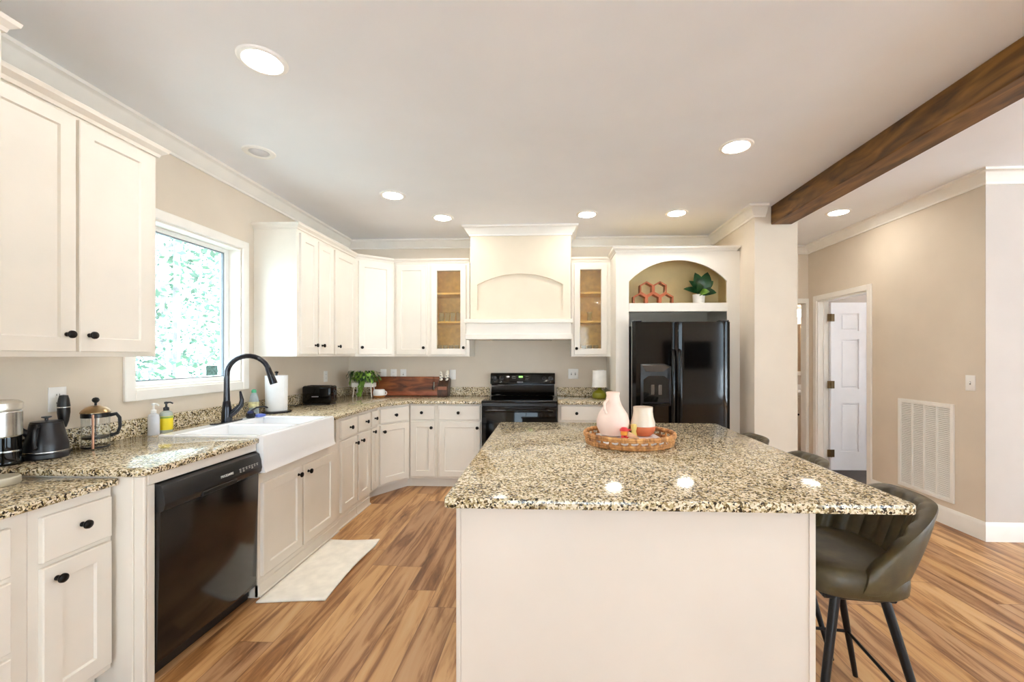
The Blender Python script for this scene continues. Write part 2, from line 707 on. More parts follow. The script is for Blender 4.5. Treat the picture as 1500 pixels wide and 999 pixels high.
# crown mouldings along walls
CROWN = [(0.0, H - 0.10), (0.012, H - 0.10), (0.014, H - 0.085), (0.03, H - 0.07), (0.052, H - 0.03), (0.062, H - 0.022),
         (0.078, H - 0.018), (0.08, H - 0.0005), (0.0, H - 0.0005)]
HX0, HX1, HYF = -0.835, 0.232, 4.43     # hood chimney
struct('trim_1', MB().sweep([(W, -4.2), (W, B), (HX0, B)], CROWN, -1), M_TRIM, 'white crown moulding along window wall and corner', 'moulding')
struct('trim_2', MB().sweep([(HX1, B), (PX0, B), (PX0, PY), (PX1 - 0.29, PY)], CROWN, -1), M_TRIM,
       'white crown moulding above refrigerator and round pillar corner', 'moulding')
struct('trim_3', MB().sweep([(PX1, HY - 0.001), (RX, HY - 0.001), (RX, RY), (8.0, RY)], CROWN, -1), M_TRIM,
       'white crown moulding along hall and living wall', 'moulding')
BASE = [(0, 0), (0.016, 0), (0.016, 0.11), (0.012, 0.125), (0.006, 0.14), (0, 0.14)]
struct('baseboard_right', MB().sweep([(RX, DY0 - 0.06), (RX, RY), (8.0, RY)], BASE, -1), M_TRIM, 'white baseboard under return air grille and round wall corner', 'baseboard')
struct('baseboard_pillar', MB().sweep([(PX0, PY), (PX1, PY), (PX1, HY)], BASE, -1), M_TRIM)
struct('baseboard_rear', MB().sweep([(1.3, -4.25), (4.9, -4.25)], BASE, 1), M_TRIM)

# ------------------------------------------------------------------ kitchen window
win = thing('window_1', 'white framed kitchen window over the sink', 'window', (W, 2.745, WZ0), kind='structure')
mb = MB()
cw, ct = 0.062, 0.02
mb.box(W, W + ct, WY0 - cw, WY0, WZ0 - cw, WZ1 + cw, 0.004)
mb.box(W, W + ct, WY1, WY1 + cw, WZ0 - cw, WZ1 + cw, 0.004)
mb.box(W, W + ct, WY0, WY1, WZ1, WZ1 + cw, 0.004)
mb.box(W, W + ct, WY0, WY1, WZ0 - cw, WZ0, 0.004)
mb.build('window_casing', M_TRIM, win)
mb = MB()
g = 0.09
mb.box(W - 0.16, W, WY0, WY0 + 0.012, WZ0, WZ1)
mb.box(W - 0.16, W, WY1 - 0.012, WY1, WZ0, WZ1)
mb.box(W - 0.16, W, WY0 + 0.012, WY1 - 0.012, WZ1 - 0.012, WZ1)
mb.box(W - 0.16, W, WY0 + 0.012, WY1 - 0.012, WZ0, WZ0 + 0.012)
mb.build('window_jamb', M_TRIM, win)
fr0, fr1 = WY0 + 0.012, WY1 - 0.012
z0, z1 = WZ0 + 0.012, WZ1 - 0.012
mb = MB()
mb.box(W - 0.13, W - g, fr0, fr0 + 0.035, z0, z1, 0.003)
mb.box(W - 0.13, W - g, fr1 - 0.035, fr1, z0, z1, 0.003)
mb.box(W - 0.13, W - g, fr0 + 0.035, fr1 - 0.035, z0, z0 + 0.03, 0.003)
mb.box(W - 0.13, W - g, fr0 + 0.035, fr1 - 0.035, z1 - 0.03, z1, 0.003)
mb.build('window_frame', M_WHITE, win)
mb = MB()
M_GASK = mat('grey_window_gasket', (120, 126, 132), 0.5)
q0, q1, q2, q3 = fr0 + 0.035, fr1 - 0.035, z0 + 0.03, z1 - 0.03
mb.box(W - 0.118, W - 0.1, q0, q0 + 0.007, q2, q3)
mb.box(W - 0.118, W - 0.1, q1 - 0.007, q1, q2, q3)
mb.box(W - 0.118, W - 0.1, q0, q1, q2, q2 + 0.006)
mb.box(W - 0.118, W - 0.1, q0, q1, q3 - 0.007, q3)
mb.build('gasket', M_GASK, win)
MB().box(W - 0.112, W - 0.108, q0 + 0.003, q1 - 0.003, q2 + 0.003, q3 - 0.003).build('glass_pane', M_PANE, win)
M_DIMVIEW = mat('teal_dim_view', (96, 130, 124), 0.5, var=0.2, scale=60)  # teal tone stands for a less overexposed piece of the outdoor view
tag(MB().box(W - 0.1075, W - 0.1065, q1 - 0.16, q1 - 0.055, q2 + 0.012, q2 + 0.085).build('dim_view_patch', M_DIMVIEW, loc=(W - 0.107, q1 - 0.1, q2 + 0.05)),
    'small teal patch painted for the dimmer view in the lower corner of the kitchen window pane', 'view patch')

# ------------------------------------------------------------------ door in right wall, casings
MB_c = MB()


def casing_x(mb, x, y0, y1, z1, w=0.06, t=0.018, side=-1):
    """casing on a wall at plane x around opening y0..y1, up to z1"""
    a, b2 = (x - t, x) if side < 0 else (x, x + t)
    mb.box(a, b2, y0 - w, y0, 0, z1 + w, 0.004)
    mb.box(a, b2, y1, y1 + w, 0, z1 + w, 0.004)
    mb.box(a, b2, y0, y1, z1, z1 + w, 0.004)


mb = MB()
casing_x(mb, RX, DY0, DY1, DZ)
mb.box(RX - 0.002, RX + 0.122, DY1 - 0.014, DY1, 0, DZ)
mb.box(RX - 0.002, RX + 0.122, DY0, DY0 + 0.014, 0, DZ)
mb.box(RX - 0.002, RX + 0.122, DY0 + 0.014, DY1 - 0.014, DZ - 0.014, DZ)
mb.box(RX + 0.06, RX + 0.075, DY1 - 0.024, DY1 - 0.014, 0, DZ - 0.014)
struct('trim_4', mb, M_TRIM, 'white door casing and jamb of the bedroom doorway', 'door casing')

M_DOOR = mat('white_door_paint', (240, 240, 244), 0.4, var=0.008)
door = thing('door_1', 'white six panel door standing open beyond the hall', 'door', (RX + 0.128, DY1 - 0.03, 0.012), kind='structure')
dw_, dh_ = 0.72, 2.0
mb = MB()
# door in local axes: width along +x, face to -y
yy0, yy1 = -0.018, 0.018
stx = [0.0, 0.11, 0.325, 0.395, 0.61, dw_]
rz = [0.0, 0.22, 0.80, 0.97, 1.56, 1.66, 1.87, dh_]
mb.box(0, dw_, yy0 + 0.012, yy1 - 0.012, 0, dh_)
for sgn in (-1, 1):
    ya, yb = (yy0, yy0 + 0.012) if sgn < 0 else (yy1 - 0.012, yy1)
    for i in (0, 2, 4):
        mb.box(stx[i], stx[i + 1], ya, yb, 0, dh_)
    for i in (0, 2, 4, 6):
        for j in (1, 3):
            mb.box(stx[j], stx[j + 1], ya, yb, rz[i], rz[i + 1])
    for i in (1, 3, 5):
        for j in (1, 3):
            d = 0.022
            yc, yd = (yy0 + 0.004, yy0 + 0.012) if sgn < 0 else (yy1 - 0.012, yy1 - 0.004)
            mb.box(stx[j] + d, stx[j + 1] - d, yc, yd, rz[i] + d, rz[i + 1] - d, 0.004)
o = mb.build('door_leaf', M_DOOR, door, world=False)
M_HINGE = mat('antique_brass_hinge', (112, 92, 62), 0.4, metal=0.8)
for z in (0.2, 1.02, 1.82):
    MB().box(-0.045, 0.04, -0.022, -0.0185, z - 0.045, z + 0.045, 0.002).tube([(0.0, -0.026, z - 0.045), (0.0, -0.026, z + 0.045)], 0.006).build('hinge', M_HINGE, door, world=False)
MB().lathe([(0, 0), (0.026, 0), (0.026, 0.006), (0.011, 0.01), (0.011, 0.03), (0.027, 0.042), (0.027, 0.055), (0, 0.064)],
           M=Matrix.Translation((dw_ - 0.06, -0.018, 0.95)) @ Matrix.Rotation(R(90), 4, 'X')).build('door_knob', M_HINGE, door, world=False)
tag(MB().box(RX + 0.13, 6.15, 3.4, 5.35, 0.0, 0.012).build('bedroom_carpet', mat('dark_carpet', (70, 62, 58), 0.95, bump=0.6)),
    'dark carpet on the floor under the open white door', 'carpet')

# bathroom doorway casing, vanity and mirror
mb = MB()
for xa, xb in ((2.36, 2.42), (3.21, 3.239)):
    mb.box(xa, xb, HY - 0.018, HY, 0, 2.09, 0.004)
mb.box(2.42, 3.21, HY - 0.018, HY, 2.03, 2.09, 0.004)
mb.box(3.21, 3.2215, HY, HY + 0.1, 0, 2.03)
mb.box(2.421, 2.432, HY, HY + 0.1, 0, 2.03)
struct('trim_5', mb, M_TRIM, 'white casing of the bathroom doorway at the end of the hall', 'door casing')
van = thing('bathroom_vanity', 'cream bathroom vanity with white top seen through far doorway', 'vanity', (3.75, 6.3, 0))
MB().box(3.2, 4.3, 6.1, 6.61, 0.1, 0.82).build('body', M_CAB, van)
for x in (3.22, 3.58, 3.94):
    d = MB().front(x, x + 0.34, 0.15, 0.6, 6.08, stile=0.05).build('door', M_CAB, van)
    MB().sphere((x + 0.29, 6.06, 0.55), 0.015).build('knob', M_KNOB, d)
    MB().front(x, x + 0.34, 0.63, 0.79, 6.08).build('drawer', M_CAB, van)
MB().box(3.18, 4.32, 6.07, 6.615, 0.82, 0.86, 0.005).box(3.18, 4.32, 6.6, 6.618, 0.86, 0.94).build('vanity_top', M_CERAM, van)
MB().box(3.22, 4.28, 6.16, 6.6, 0, 0.1).build('plinth', M_CAB, van)
mir = thing('bathroom_mirror', 'white framed mirror above the bathroom vanity', 'mirror', (3.75, 6.6, 1.12))
MB().box(3.3, 3.86, 6.6, 6.618, 1.14, 1.86).build('glass', mat('mirror_glass', (226, 206, 180), 0.08, metal=0.9), mir)
mb = MB()
mb.box(3.24, 3.3, 6.59, 6.618, 1.08, 1.92, 0.004).box(3.86, 3.92, 6.59, 6.618, 1.08, 1.92, 0.004)
mb.box(3.3, 3.86, 6.59, 6.618, 1.86, 1.92, 0.004).box(3.3, 3.86, 6.59, 6.618, 1.08, 1.14, 0.004)
mb.build('frame', M_TRIM, mir)
van_l = thing('vanity_light', 'white vanity lamp bar above the bathroom mirror', 'lamp', (3.6, 6.58, 2.06))
MB().box(3.3, 3.9, 6.58, 6.618, 2.04, 2.09, 0.004).build('back_plate', M_STEEL, van_l)
for x in (3.42, 3.6, 3.78):
    MB().lathe([(0.02, 0), (0.05, -0.03), (0.06, -0.11), (0.0, -0.11)], (x, 6.5, 2.08)).build('lamp_shade', emit_mat('vanity_shade_glow', (1, .86, .7), 12), van_l)

# ------------------------------------------------------------------ ceiling beam
tag(struct('ceiling_beam', MB().box(2.03, 2.215, -4.2, PY + 0.0, 2.575, H, 0.006), M_BEAM),
    'dark stained wooden ceiling beam ending on the pillar wall', 'beam', kind='structure')

# ------------------------------------------------------------------ recessed ceiling lights
RINGS = {}


def downlight(x, y, label):
    t = thing('recessed_light', label, 'ceiling light', (x, y, H), group='recessed ceiling lights')
    if not RINGS:
        RINGS['r'] = MB().lathe([(0.078, -0.001), (0.078, -0.006), (0.085, -0.009), (0.1, -0.006), (0.106, 0.0), (0.078, 0.0)], seg=48).build('trim_ring', M_WHITE, t, world=False)
        RINGS['d'] = MB().lathe([(0, -0.004), (0.078, -0.004), (0.078, -0.0015), (0, -0.0015)], seg=48).build('diffuser', M_LAMP, t, world=False)
    else:
        for k in 'rd':
            c = RINGS[k].copy()
            COL.objects.link(c)
            c.parent = t


for x, y, lb in [(-1.33, 1.9, 'large recessed ceiling light above the near wall cabinets'),
                 (-1.33, 3.53, 'recessed ceiling light over the sink side of the kitchen'),
                 (-1.05, 4.12, 'recessed ceiling light close to the hood, window side'),
                 (0.37, 4.08, 'recessed ceiling light just past the hood, refrigerator side'),
                 (1.225, 4.08, 'recessed ceiling light in front of refrigerator arch'),
                 (1.225, 2.8, 'recessed ceiling light over the island nearest the beam'),
                 (2.76, 4.12, 'recessed ceiling light in the hall past the beam')]:
    downlight(x, y, lb)
for i, (x, y) in enumerate([(-1.33, 0.3), (1.22, 0.3), (-1.33, -1.6), (1.22, -1.6), (3.6, 0.6), (3.6, -1.6), (5.6, 0.6), (5.6, -1.6)]):  # unseen lamps added behind the camera to brighten the room
    downlight(x, y, 'added fill light, recessed in the ceiling over the living area behind the camera position')
downlight(4.3, 4.1, 'added recessed ceiling light inside the bedroom, brightening the open door')  # unseen lamp added to brighten the open door
downlight(3.6, 6.0, 'recessed ceiling light inside the bathroom')

sp = thing('ceiling_speaker', 'small grey round speaker set in the ceiling near the window', 'speaker', (-1.95, 2.75, H))
MB().lathe([(0.062, 0), (0.062, -0.004), (0.07, -0.008), (0.095, -0.006), (0.1, 0), (0.062, 0)], (-1.95, 2.75, H), 40).build('trim_ring', M_WHITE, sp)
MB().lathe([(0, -0.012), (0.03, -0.011), (0.055, -0.006), (0.0615, -0.001), (0, -0.001)], (-1.95, 2.75, H), 40).build('cover', mat('grey_speaker_cover', (206, 204, 206), 0.5), sp)


# ------------------------------------------------------------------ cabinets
def knob_mb(x, z, y):
    return MB().lathe([(0, 0), (0.009, 0), (0.009, 0.003), (0.0055, 0.006), (0.0055, 0.014), (0.013, 0.018), (0.0165, 0.023), (0.0155, 0.029), (0.008, 0.033), (0, 0.034)],
                      seg=20, M=Matrix.Translation((x, y, z)) @ Matrix.Rotation(R(90), 4, 'X'))


def fronts(t, items, yf=-0.02):
    for it in items:
        k = it[0]
        x0, x1, z0, z1 = it[1:5]
        kn = it[5] if len(it) > 5 else None
        if k == 'door':
            o = MB().front(x0, x1, z0, z1, yf, stile=0.058).build('door', M_CAB, t, world=False)
        elif k == 'drawer':
            o = MB().front(x0, x1, z0, z1, yf).build('drawer', M_CAB, t, world=False)
        elif k == 'glass':
            o = MB().front(x0, x1, z0, z1, yf, stile=0.06, hole=True).build('door', M_CAB, t, world=False)
            MB().box(x0 + 0.06, x1 - 0.06, yf + 0.010, yf + 0.014, z0 + 0.06, z1 - 0.06).build('glass_pane', M_CGLASS, o, world=False)
        if kn:
            knob_mb(kn[0], kn[1], yf).build('knob', M_KNOB, o, world=False)


def cabinet(name, label, cat, org, ang, w, z0, z1, depth, items, group, poly=None, toe=None, plinth=False, hollow=None):
    t = thing(name, label, cat, (org[0], org[1], 0 if z0 < 0.5 else z0), R(ang), group)
    dz = 0 if z0 < 0.5 else z0
    a, b2 = z0 - dz, z1 - dz
    if hollow:
        mb = MB()
        th = 0.018
        fw0, fw1, fz0, fz1 = hollow
        mb.box(0, fw0, 0, th, a, b2).box(fw1, w, 0, th, a, b2).box(fw0, fw1, 0, th, a, fz0).box(fw0, fw1, 0, th, fz1, b2)
        mb.box(0, th, th, depth, a, b2).box(w - th, w, th, depth, a, b2).box(th, w - th, th, depth, a, a + th).box(th, w - th, th, depth, b2 - th, b2)
        mb.build('body', M_CAB, t, world=False, smooth=0)
        mb = MB()
        mb.box(th, th + 0.004, th, depth - 0.004, a + th, b2 - th).box(w - th - 0.004, w - th, th, depth - 0.004, a + th, b2 - th)
        mb.box(th, w - th, depth - 0.008, depth - 0.001, a + th, b2 - th).box(th, w - th, th, depth - 0.008, a + th, a + th + 0.004)
        mb.build('lining', M_CWOOD, t, world=False, smooth=0)
        for zz in (a + 0.373, a + 0.69):
            MB().box(th + 0.005, w - th - 0.005, 0.03, depth - 0.01, zz, zz + 0.018).build('shelf', M_CWOOD, t, world=False)
    elif poly:
        MB().prism(poly, a, b2).build('body', M_CAB, t, world=False, smooth=0)
    else:
        MB().box(0, w, 0, depth, a, b2, 0.0015).build('body', M_CAB, t, world=False, smooth=0)
    fronts(t, [(i[0], i[1], i[2], i[3] - dz, i[4] - dz) + ((tuple((i[5][0], i[5][1] - dz)),) if len(i) > 5 else ()) for i in items])
    if toe is not None and not poly:
        MB().box(0, w, toe, depth, 0, z0 - 0.0005).build('toe_kick', M_CAB, t, world=False)
    if plinth:
        MB().box(0, w, -0.006, 0.02, 0, 0.075, 0.004).box(0, w, -0.018, -0.006, 0, 0.018, 0.005).build('plinth', M_CAB, t, world=False)
    return t


UZ0, UZ1 = 1.368, 2.40
FX = -2.03          # face of the wall cabinets on the window wall
GU = 'white wall cabinets'
ud = FX - W - 0.002
kz = 1.465
# near double cabinet (left of window)
cabinet('wall_cabinet', 'cream two door wall cabinet over the kettle, left of window', 'cabinet', (FX, 1.35), 90, 0.739, UZ0, UZ1, ud,
        [('door', 0.035, 0.358, 1.39, 2.385, (0.322, 1.462)), ('door', 0.371, 0.70, 1.39, 2.385, (0.408, 1.462))], GU)
cabinet('tall_wall_cabinet', 'deeper cream cabinet cut off at the picture edge beside two door cabinet', 'cabinet', (-1.85, 0.57), 90, 0.776, UZ0, 2.47, -1.85 - W - 0.002,
        [('door', 0.03, 0.38, 1.39, 2.45, (0.35, 1.46)), ('door', 0.395, 0.745, 1.39, 2.45, (0.425, 1.46))], GU)
UC = [(0, 0), (0.008, 0.0), (0.012, 0.014), (0.03, 0.03), (0.034, 0.045), (0.0, 0.045)]


def ucrown(path, z, label, side=-1, prof=UC):
    o = MB().sweep(path, [(a, b2 + z) for a, b2 in prof], side).build('cabinet_crown_molding', M_CAB)
    tag(o, label, 'moulding', 'mouldings on top of the wall cabinets')


ucrown([(FX + 0.001, 1.35), (FX + 0.001, 2.09), (W + 0.002, 2.09)], UZ1, 'cream moulding on top of the two door cabinet left of window', prof=[(a * 1.2, b2 * 1.05) for a, b2 in UC])
ucrown([(W + 0.002, 0.57), (-1.85, 0.57), (-1.85, 1.346), (W + 0.09, 1.346)], 2.47, 'cream moulding on the deeper cabinet at picture edge')
# far run beside window, corner and back wall
Y0 = 3.305
cabinet('wall_cabinet', 'cream two door wall cabinet with bright side panel beside the window', 'cabinet', (FX, Y0), 90, 0.569, UZ0, UZ1, ud,
        [('door', 0.03, 0.278, 1.39, 2.375, (0.232, kz)), ('door', 0.298, 0.545, 1.39, 2.375, (0.342, kz))], GU)
cabinet('wall_cabinet', 'cream single door wall cabinet between two door unit and corner unit', 'cabinet', (FX, Y0 + 0.57), 90, 0.454, UZ0, UZ1, ud,
        [('door', 0.012, 0.42, 1.39, 2.375, (0.056, kz))], GU)
cx0, cy0, cx1, cy1 = FX, 4.33, -1.715, 4.59
cl = math.hypot(cx1 - cx0, cy1 - cy0)
ca = math.atan2(cy1 - cy0, cx1 - cx0)


def tolocal(pts, o, a):
    c, s = math.cos(-a), math.sin(-a)
    return [((p[0] - o[0]) * c - (p[1] - o[1]) * s, (p[0] - o[0]) * s + (p[1] - o[1]) * c) for p in pts]


cabinet('wall_cabinet', 'cream angled corner wall cabinet with one door', 'cabinet', (cx0, cy0), math.degrees(ca), cl, UZ0, UZ1, 0.3,
        [('door', 0.028, cl - 0.028, 1.39, 2.375, (0.058, kz))], GU,
        poly=tolocal([(cx0, cy0), (cx1, cy1), (cx1, B - 0.002), (W + 0.002, B - 0.002), (W + 0.002, cy0)], (cx0, cy0), ca))
bd = B - 4.59 - 0.002
cabinet('wall_cabinet', 'cream single door wall cabinet between corner unit and glass cabinet', 'cabinet', (cx1 + 0.001, 4.59), 0, 0.385, UZ0, UZ1, bd,
        [('door', 0.03, 0.365, 1.39, 2.375, (0.34, kz))], GU)
gl_left = cabinet('glass_wall_cabinet', 'cream glass door wall cabinet with tumblers, window side of the hood', 'cabinet', (-1.328, 4.59), 0, 0.455, UZ0, UZ1, bd,
                  [('glass', 0.032, 0.42, 1.39, 2.375, (0.395, kz))], 'glass fronted wall cabinets', hollow=(0.09, 0.36, 1.45 - UZ0, 2.31 - UZ0))
gl_right = cabinet('glass_wall_cabinet', 'cream glass door wall cabinet between hood and refrigerator surround', 'cabinet', (0.245, 4.59), 0, 0.425, UZ0, UZ1, bd,
                   [('glass', 0.03, 0.385, 1.39, 2.375, (0.055, kz - 0.01))], 'glass fronted wall cabinets', hollow=(0.085, 0.335, 1.45 - UZ0, 2.31 - UZ0))
ucrown([(W + 0.002, Y0), (FX + 0.001, Y0), (cx0 + 0.001, cy0), (cx1, cy1 - 0.001), (-0.875, 4.589)], UZ1, 'cream moulding along the corner wall cabinets')
ucrown([(0.245, 4.589), (0.664, 4.589)], UZ1, 'short cream moulding on glass cabinet beside refrigerator surround')

# tumblers inside the glass cabinets
first_t = None
G_T = [('left', x, 0.12, 1.368 + 0.373 + 0.0185, 'clear tumbler on the middle shelf of glass cabinet beside corner unit') for x in (-1.215, -1.15, -1.085, -1.02)] + \
      [('left', x, 0.12, 1.368 + 0.0225, 'clear tumbler on the bottom of glass cabinet beside corner unit') for x in (-1.235, -1.17, -1.105, -1.04, -0.975)] + \
      [('right', 0.455, 0.12, 1.368 + 0.373 + 0.0185, 'single clear tumbler on middle shelf of glass cabinet beside refrigerator')] + \
      [('right', x, 0.12, 1.368 + 0.0225, 'clear tumbler on the bottom of glass cabinet beside refrigerator') for x in (0.39, 0.455, 0.52)]
for sd, x, dy, z, lb in G_T:
    if first_t is None:
        first_t = MB().lathe([(0, 0), (0.024, 0), (0.026, 0.004), (0.03, 0.105), (0.027, 0.105), (0.0235, 0.008), (0, 0.008)], seg=20).build('tumbler', M_CUPG, world=False)
        o = first_t
    else:
        o = first_t.copy()
        COL.objects.link(o)
    o.location = (x, 4.59 + dy, z)
    tag(o, lb, 'glass', 'tumblers in the ' + ('cabinet beside the corner unit' if sd == 'left' else 'cabinet beside the refrigerator') + (', middle shelf' if z > 1.6 else ', bottom'))

# ------------------------------------------------------------------ base cabinets
BX = -1.66           # face of base cabinets, window wall
BZ0, BZ1 = 0.10, 0.878
GB = 'white base cabinets'
bdep = BX - W - 0.002
# lower cabinet at the left picture edge
LX = -1.785
lz = 0.843
cabinet('base_cabinet', 'white base cabinet with drawer and door under the lower worktop', 'cabinet', (LX, 1.367), 90, 0.275, 0.1, lz, LX - W - 0.002,
        [('drawer', 0.03, 0.262, 0.645, 0.805, (0.152, 0.735)), ('door', 0.03, 0.262, 0.13, 0.625, (0.07, 0.575))], GB, toe=0.07)
cabinet('base_cabinet', 'white drawer cabinet cut off at the picture edge', 'cabinet', (LX, 0.70), 90, 0.666, 0.1, lz, LX - W - 0.002,
        [('drawer', 0.035, 0.61, 0.645, 0.805, (0.32, 0.735)), ('drawer', 0.035, 0.61, 0.395, 0.625, (0.32, 0.52)), ('drawer', 0.035, 0.61, 0.13, 0.375, (0.32, 0.26))], GB, toe=0.07)
# dishwasher surround
sur = thing('dishwasher_surround', 'white end panel and frame round the black dishwasher', 'panel', (BX, 1.70, 0))
mb = MB()
mb.box(W + 0.002, -1.735, 1.651, 1.666, 0, BZ1)
mb.box(-1.735, -1.70, 1.648, 1.668, 0, BZ1, 0.003)
mb.box(-1.70, -1.655, 1.651, 1.666, 0, BZ1, 0.004)
mb.build('end_panel', M_CAB, sur, smooth=0)
mb = MB()
mb.box(-1.70, -1.655, 1.667, 1.70, 0, 0.836, 0.002)
mb.box(-1.70, -1.652, 1.667, 2.308, 0.837, BZ1, 0.002)
mb.build('frame', M_CAB, sur, smooth=0)

# sink base
SY0, SY1 = 2.31, 3.09
cabinet('base_cabinet', 'white two door base cabinet under the apron sink', 'cabinet', (BX + 0.012, 2.313), 90, 0.90, BZ0, 0.70, bdep + 0.01,
        [('door', 0.02, 0.402, 0.115, 0.645, (0.355, 0.60)), ('door', 0.42, 0.82, 0.115, 0.645, (0.465, 0.595))], GB, toe=0.0, plinth=True)
cabinet('base_cabinet', 'white narrow drawer and door base cabinet right after the sink', 'cabinet', (BX, 3.216), 90, 0.333, BZ0, BZ1, bdep,
        [('drawer', 0.05, 0.322, 0.715, 0.855, (0.19, 0.785)), ('door', 0.05, 0.322, 0.125, 0.695, (0.29, 0.635))], GB, toe=0.0, plinth=True)
cabinet('base_cabinet', 'white narrow drawer and door base cabinet second from the sink', 'cabinet', (BX, 3.550), 90, 0.272, BZ0, BZ1, bdep,
        [('drawer', 0.013, 0.258, 0.715, 0.855, (0.155, 0.785)), ('door', 0.013, 0.258, 0.125, 0.695, (0.065, 0.635))], GB, toe=0.0, plinth=True)
cabinet('base_cabinet', 'white very narrow base cabinet beside the angled corner base', 'cabinet', (BX, 3.823), 90, 0.171, BZ0, BZ1, bdep,
        [('drawer', 0.014, 0.152, 0.715, 0.855, (0.075, 0.785)), ('door', 0.014, 0.152, 0.125, 0.695, (0.04, 0.665))], GB, toe=0.07)
dx0, dy0, dx1, dy1 = BX, 3.996, -1.447, 4.318
dl = math.hypot(dx1 - dx0, dy1 - dy0)
da = math.atan2(dy1 - dy0, dx1 - dx0)
t = cabinet('base_cabinet', 'white angled corner base cabinet with drawer over door', 'cabinet', (dx0, dy0), math.degrees(da), dl, BZ0, BZ1, 0.3,
            [('drawer', 0.025, dl - 0.022, 0.715, 0.855, (dl / 2, 0.785)), ('door', 0.025, dl - 0.022, 0.125, 0.695, (0.06, 0.635))], GB,
            poly=tolocal([(dx0, dy0), (dx1, dy1), (dx1, B - 0.002), (W + 0.002, B - 0.002), (W + 0.002, dy0)], (dx0, dy0), da))
nx, ny = math.sin(da), -math.cos(da)
k = 0.055
MB().prism(tolocal([(dx0 - 0.07, dy0), (dx0 - nx * k - 0.02, dy0 - ny * k), (dx1 - nx * k, dy1 - ny * k + 0.035), (dx1, dy1 + 0.07), (dx1, B - 0.01), (W + 0.01, B - 0.01), (W + 0.01, dy0)], (dx0, dy0), da), 0, BZ0 - 0.0005).build('toe_kick', M_CAB, t, world=False)
BY = 4.318
bb = B - BY - 0.002
cabinet('base_cabinet', 'white narrow base cabinet on back wall beside corner base', 'cabinet', (dx1 + 0.001, BY), 0, 0.285, BZ0, BZ1, bb,
        [('drawer', 0.012, 0.262, 0.715, 0.862, (0.135, 0.79)), ('door', 0.012, 0.262, 0.125, 0.695, (0.235, 0.635))], GB, toe=0.07)
cabinet('base_cabinet', 'white base cabinet with drawer and door beside the stove, window side', 'cabinet', (dx1 + 0.287, BY), 0, 0.468, BZ0, BZ1, bb,
        [('drawer', 0.025, 0.452, 0.715, 0.862, (0.23, 0.79)), ('door', 0.025, 0.452, 0.125, 0.695, (0.425, 0.635))], GB, toe=0.07)
cabinet('base_cabinet', 'white base cabinet between stove and refrigerator surround', 'cabinet', (0.093, BY), 0, 0.573, BZ0, BZ1, bb,
        [('drawer', 0.03, 0.55, 0.715, 0.862, (0.19, 0.79)), ('door', 0.03, 0.285, 0.125, 0.695, (0.25, 0.635)), ('door', 0.295, 0.55, 0.125, 0.695, (0.33, 0.635))], GB, toe=0.07)

# ------------------------------------------------------------------ worktops
EX = -1.635
EY = 4.272
CB = 0.88
wt = thing('granite_worktop', 'speckled granite worktop with backsplash running round the sink to the stove', 'worktop', (-2.0, 3.2, CB))
mb = MB()
mb.prism([(W + 0.001, 1.632), (-1.668, 1.632), (EX, 1.662), (EX, SY0 - 0.001), (W + 0.001, SY0 - 0.001)], CB, CT, 0.006, 2)
mb.prism([(W + 0.001, SY0 - 0.001), (-2.235, SY0 - 0.001), (-2.235, SY1 + 0.001), (W + 0.001, SY1 + 0.001)], CB, CT)
mb.prism([(W + 0.001, SY1 + 0.001), (EX, SY1 + 0.001), (EX, 3.975), (-1.435, EY), (-0.692, EY), (-0.692, B - 0.001), (W + 0.001, B - 0.001)], CB, CT, 0.006, 2)
mb.build('slab', M_GRAN, wt)
mb = MB()
mb.box(W + 0.001, W + 0.023, 1.637, B - 0.001, CT, CT + 0.10, 0.002)
mb.box(W + 0.023, -0.692, B - 0.023, B - 0.001, CT, CT + 0.10, 0.002)
mb.build('backsplash', M_GRAN, wt)
wt2 = thing('granite_worktop', 'short granite worktop holding the green lamp beside the refrigerator', 'worktop', (0.38, 4.6, CB))
MB().box(0.091, 0.667, EY, B - 0.001, CB, CT, 0.006, 2).build('slab', M_GRAN, wt2)
MB().box(0.091, 0.667, B - 0.023, B - 0.001, CT, CT + 0.10, 0.002).box(0.647, 0.667, EY + 0.03, B - 0.023, CT, CT + 0.10, 0.002).build('backsplash', M_GRAN, wt2)
tag(MB().box(W + 0.001, -1.755, 0.70, 1.646, lz + 0.001, lz + 0.03, 0.006, 2).build('granite_worktop', M_GRAN, loc=(-2.07, 1.2, lz)),
    'lower granite worktop carrying the steel coffee maker', 'worktop')

# ------------------------------------------------------------------ apron sink and faucet
sink = thing('apron_sink', 'white double bowl apron front sink under the window', 'sink', (-1.93, 2.77, 0.71))
AX = -1.612
ST = 0.922
mb = MB()
